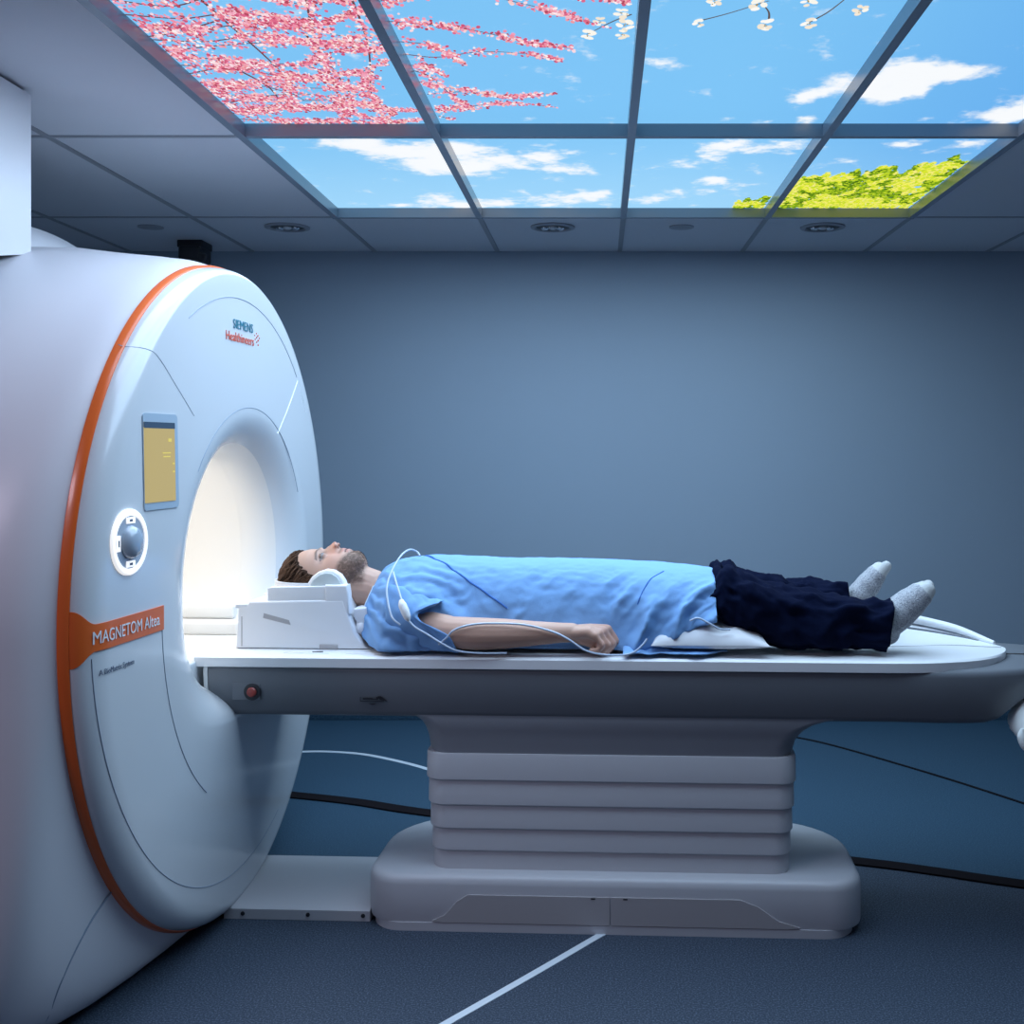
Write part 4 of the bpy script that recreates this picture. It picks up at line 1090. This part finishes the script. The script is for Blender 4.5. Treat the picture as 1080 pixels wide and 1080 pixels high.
# sleeve: open cuff round the upper arm
bm = new(); rings = []
SLV = [(-.60, -.165, .880, .070), (-.56, -.178, .872, .072), (-.52, -.188, .862, .073), (-.48, -.197, .852, .072), (-.445, -.203, .845, .070), (-.415, -.205, .845, .074)]
for i in range(40):
    t = i / 39; u = lerp(SLV[0][0], SLV[-1][0], t)
    v, z, r = (float(np.interp(u, [s[0] for s in SLV], [s[k] for s in SLV])) for k in (1, 2, 3))
    ring = []
    for k in range(56):
        a = 2 * pi * k / 56
        rr = r * (1 + .05 * sin(4 * a + u * 20) + .06 * fbm((cos(a) * 2 + u * 12, sin(a) * 2, u * 10))) + .003 * sin(u * 120 + a * 3) * t
        # cuff stands up at the top, longer below
        uu = u + (.030 * t ** 3) * (-sin(a)) - .085 * t ** 3 * math.exp(-((a - radians(152)) / .42) ** 2)
        ring.append(Vector((uu, v + rr * cos(a) * .78, max(.7795, z + rr * sin(a) * (1.10 if sin(a) > 0 else .98)))))
    rings.append(ring)
loft(bm, rings, True, False, False)
sl = obj('sleeve', fixn(bm), M['gown'], GOWN, angle=180)
mod = sl.modifiers.new('thickness', 'SOLIDIFY'); mod.thickness = .003; mod.offset = 0
# loose skirt of the gown lying on the table by the hand
bm = new(); grid = []
for i in range(46):
    u = lerp(.075, .37, i / 45); row = []
    w0 = -.238 + .006 * sin(u * 40) - .004 * sin(u * 95); 
    for j in range(14):
        s = j / 13; v = lerp(w0 + .05 * sm(.30, .37, u), -.14, s)
        row.append(bm.verts.new((u, v, .7815 + .012 * abs(sin(u * 38 + s * 3)) * sm(0, .4, s) * (1 - sm(.18, .26, u)) + .002 * fbm((u * 30, v * 30, 0)))))
    grid.append(row)
for a, b in zip(grid, grid[1:]):
    for j in range(13): bm.faces.new((a[j], a[j + 1], b[j + 1], b[j]))
o = obj('gown_skirt', fixn(bm), M['gown'], GOWN, angle=180)
mod = o.modifiers.new('thickness', 'SOLIDIFY'); mod.thickness = .003; mod.offset = 0

# ---- trousers
def leg(bm, S, seed):
    us = [s[0] for s in S]; rings = []
    N = 110
    for i in range(N):
        u = lerp(us[0], us[-1], i / (N - 1))
        v, z, rv, rz = (float(np.interp(u, us, [s[k] for s in S])) for k in (1, 2, 3, 4))
        ring = []
        for k in range(72):
            a = 2 * pi * k / 72; c, s = cos(a), sin(a)
            kn = sm(.30, .34, u) * sm(.50, .40, u)
            f = .006 * sin(u * 42 + 3.2 * sin(a + seed) + 2.5 * fbm((u * 6, c + seed, s))) + .014 * fbm((u * 9, c * 1.5 + seed, s * 1.5)) + .005 * (1 - 2 * abs(sin(u * 24 + 2.2 * a + 3 * fbm((u * 5, c, s + seed)))) ** .8) + kn * .012 * fbm((u * 34, c * 1.2 + seed, s * 1.2)) + .003 * fbm((u * 32, c * 4, s * 4 + seed))
            hem = sm(us[-1] - .05, us[-1], u) * .004 * sin(3 * a + seed)
            e = .86
            ring.append(Vector((u + .012 * sm(us[-1] - .08, us[-1], u) * s * (-1 if seed else 1), v + (rv + f + hem) * math.copysign(abs(c) ** e, c), max(.7775, z + (rz + f + hem) * math.copysign(abs(s) ** e, s)))))
        rings.append(ring)
    loft(bm, rings, True, True, False)
bm = new()
leg(bm, [(.24, -.092, .905, .050, .045), (.325, -.097, .918, .058, .045), (.336, -.098, .920, .064, .050), (.352, -.10, .930, .088, .078), (.40, -.104, .912, .086, .084), (.46, -.108, .885, .086, .094), (.54, -.108, .868, .086, .092), (.66, -.112, .853, .084, .082), (.76, -.116, .848, .080, .076), (.830, -.117, .848, .080, .074)], 0)
leg(bm, [(.24, .092, .905, .050, .045), (.325, .093, .918, .058, .045), (.336, .094, .920, .064, .050), (.352, .095, .935, .086, .076), (.40, .098, .912, .086, .082), (.47, .10, .89, .086, .088), (.58, .103, .876, .084, .084), (.70, .108, .868, .078, .078), (.762, .110, .868, .074, .074)], 2.1)
fixn(bm)
TR = obj('trousers', bm, M['trousers'], PT, angle=180)
mod = TR.modifiers.new('thickness', 'SOLIDIFY'); mod.thickness = .003; mod.offset = -1
bm = new(); tube(bm, [(.352 + .004 * sin(k), lerp(-.15, .17, k / 14), .998 - .02 * abs(k - 7) / 7 - .05 * sm(4, 7, abs(k - 7)) + .004 * sin(k * 2)) for k in range(15)], [.010, .016, .012, .017, .012], 12, smooth=4); obj('trouser_roll', bm, M['trousers'], TR, angle=180)

# ---- socks
def sock(ua, yy, dz, lean, L, du, dv_, K):
    bm = new()
    d = Vector((du, lean, dv_)).normalized()
    an = Vector((ua, yy, .846 + dz))
    caps(bm, [(an + Vector((-.07, 0, .004)), .046 * K), (an + Vector((0, 0, .004)), .050 * K), (an + Vector((.022, 0, -.010)), .042 * K)])
    heel = an + Vector((.026, 0, -.026)); ell(bm, heel, (.036 * K, .034, .036 * K))
    tops = []
    for k, (t, r) in enumerate(((0.0, .050), (.05, .052), (.10, .047), (.14, .039), (.165, .029))):
        c = an + Vector((.022, 0, .002 + .05 * t)) + d * (t * L / .165)
        tops.append((c, r * K))
    for (p, r), (q, s) in zip(tops, tops[1:]):
        for w in (-.014, .014):
            caps(bm, [(p + Vector((0, w, 0)), r * .90), (q + Vector((0, w * (1.3), 0)), s * .90)])
    for w, ln, r in ((-.028, .148, .014), (-.014, .158, .014), (0, .165, .014), (.014, .172, .0145), (.03, .175, .017)):
        c = an + Vector((.018, 0, .004)) + d * (ln * L / .165) + Vector((.004, w if yy < 0 else -w, .003)); caps(bm, [(c - d * .03, r + .004), (c + d * .012, r)])
    me = remesh(bm, .0045, 5)
    me.materials.append(M['sock']); me.materials.append(M['sock_toe'])
    for p in me.polygons:
        if (Vector(p.center) - an).dot(d) > .182 * L / .165: p.material_index = 1
    return me
for ua, yy, dz, lean, L, du, dv_, K in ((.808, -.112, .004, .05, .142, .79, .61, .96), (.752, .110, .024, -.04, .132, .62, .78, .80)):
    obj('sock', sock(ua, yy, dz, lean, L, du, dv_, K), None, PT, angle=180)

# ================================================================== PILLOW under the knees
bm = new(); rings = []
N = 40
PU0, PU1, PV0, PV1 = .165, .475, -.225, .17
for top in (1,):
    V = {}
    NUu, NVv = 44, 44
    def pz(a, b):
        e = max(0, (1 - abs(a) ** 3.0)) ** .55 * max(0, (1 - abs(b) ** 3.2)) ** .5
        return e
    gt, gb = [], []
    for i in range(NUu + 1):
        a = i / NUu * 2 - 1; rt, rb = [], []
        for j in range(NVv + 1):
            b = j / NVv * 2 - 1
            e = pz(a, b); u = lerp(PU0, PU1, (a + 1) / 2) + .012 * (abs(b) ** 3) * a; v = lerp(PV0, PV1, (b + 1) / 2) + .010 * abs(a) ** 3 * b
            zt_ = .802 + e * (.058 - .012 * a) + .010 * fbm((u * 18, v * 18, 0)) * e + .006 * sin(a * 9 + 4 * b + 2 * fbm((u * 9, v * 9, 4))) * e * (abs(b) ** 2)
            zb_ = .802 - e * .0215
            rt.append(bm.verts.new((u, v, zt_ + .0015))); rb.append(bm.verts.new((u, v, zb_)))
        gt.append(rt); gb.append(rb)
    for i in range(NUu):
        for j in range(NVv):
            bm.faces.new((gt[i][j], gt[i + 1][j], gt[i + 1][j + 1], gt[i][j + 1])); bm.faces.new((gb[i][j + 1], gb[i + 1][j + 1], gb[i + 1][j], gb[i][j]))
    for i in range(NUu):
        bm.faces.new((gt[i + 1][0], gt[i][0], gb[i][0], gb[i + 1][0])); bm.faces.new((gt[i][NVv], gt[i + 1][NVv], gb[i + 1][NVv], gb[i][NVv]))
        bm.faces.new((gt[0][i], gt[0][i + 1], gb[0][i + 1], gb[0][i])); bm.faces.new((gt[NUu][i + 1], gt[NUu][i], gb[NUu][i], gb[NUu][i + 1]))
fixn(bm)
tag(obj('pillow', bm, M['pillow'], base=(.32, -.03, .78), angle=180), 'soft white pillow wedged under the patient\'s knees', 'pillow')

# ================================================================== TUBES
T1 = thing('squeeze_bulb_tube', 'clear tube with white clip looping over the patient\'s shoulder and forearm', 'tube', (-.5, -.25, .78))
bm = new(); tube(bm, [(-.548, -.262, .86), (-.575, -.255, .885), (-.598, -.215, .950), (-.597, -.165, .996), (-.585, -.10, 1.036), (-.568, -.06, 1.052), (-.548, -.05, 1.046), (-.535, -.06, 1.034)], .0029, 8, smooth=8); obj('tube_loop', bm, M['tube'], T1)
bm = new(); tube(bm, [(-.590, -.17, .998), (-.572, -.205, .968), (-.553, -.236, .935), (-.545, -.247, .915)], .0029, 8, smooth=8); obj('tube_lead', bm, M['tube'], T1)
bm = new(); tube(bm, [(-.550, -.244, .928), (-.545, -.250, .915), (-.536, -.256, .898), (-.528, -.260, .880), (-.524, -.262, .872)], [.006, .012, .0125, .010, .004], 14, smooth=4); obj('clip', bm, M['clip'], T1)
bm = new(); tube(bm, [(-.526, -.262, .874), (-.505, -.266, .855), (-.470, -.268, .835), (-.430, -.266, .810), (-.39, -.262, .790), (-.34, -.258, .783), (-.29, -.256, .782), (-.25, -.25, .782)], .0029, 8, smooth=8); obj('tube_run', bm, M['tube'], T1)
bm = new(); tube(bm, [(-.44, -.262, .806), (-.418, -.266, .825), (-.395, -.266, .848), (-.350, -.262, .862), (-.29, -.258, .866), (-.20, -.254, .862), (-.12, -.250, .842), (-.074, -.250, .820), (-.03, -.252, .792), (.02, -.250, .7800), (.075, -.247, .7790), (.105, -.243, .786), (.13, -.238, .806), (.142, -.232, .822)], .0029, 8, smooth=8); obj('tube_return', bm, M['tube'], T1)
T2 = thing('air_tube', 'thin clear tube running from the gown hem over the white pillow', 'tube', (.29, -.21, .85))
bm = new(); tube(bm, [(.262, -.222, .872), (.285, -.225, .880), (.315, -.226, .866), (.345, -.222, .850), (.375, -.21, .846)], .0028, 8, smooth=8); obj('tube_run', bm, M['tube'], T2)

# ================================================================== CAMERA, WORLD, LIGHT
cd = bpy.data.cameras.new('camera'); cam = bpy.data.objects.new('camera', cd); COL.objects.link(cam)
cam.location = (0, 0, 1.36); cam.rotation_euler = (radians(90), 0, 0)
cd.sensor_width = 36; cd.lens = 1165 / 1080 * 36
cd.shift_x = -(633 - 540) / 1080; cd.shift_y = -(540 - 471) / 1080
cd.clip_start = 0.02
scene.camera = cam

wd = bpy.data.worlds.new('world'); scene.world = wd; wd.use_nodes = True
bg = wd.node_tree.nodes['Background']; bg.inputs['Color'].default_value = (0.38, 0.46, 0.64, 1); bg.inputs['Strength'].default_value = 0.17
# fill lamp added out of view at the left, tints the scanner body lavender
ld = bpy.data.lights.new('lavender_fill', 'AREA'); ld.size = 0.6; ld.energy = 17.0; ld.color = (0.92, 0.78, 1.0)
lo = bpy.data.objects.new('lavender_fill_light', ld); COL.objects.link(lo); lo.location = (-1.9, 0.9, CZ - 0.03)

scene.view_settings.view_transform = 'Standard'; scene.view_settings.look = 'None'
scene.view_settings.exposure = 0.0; scene.view_settings.gamma = 1.0
scene.view_settings.use_curve_mapping = False
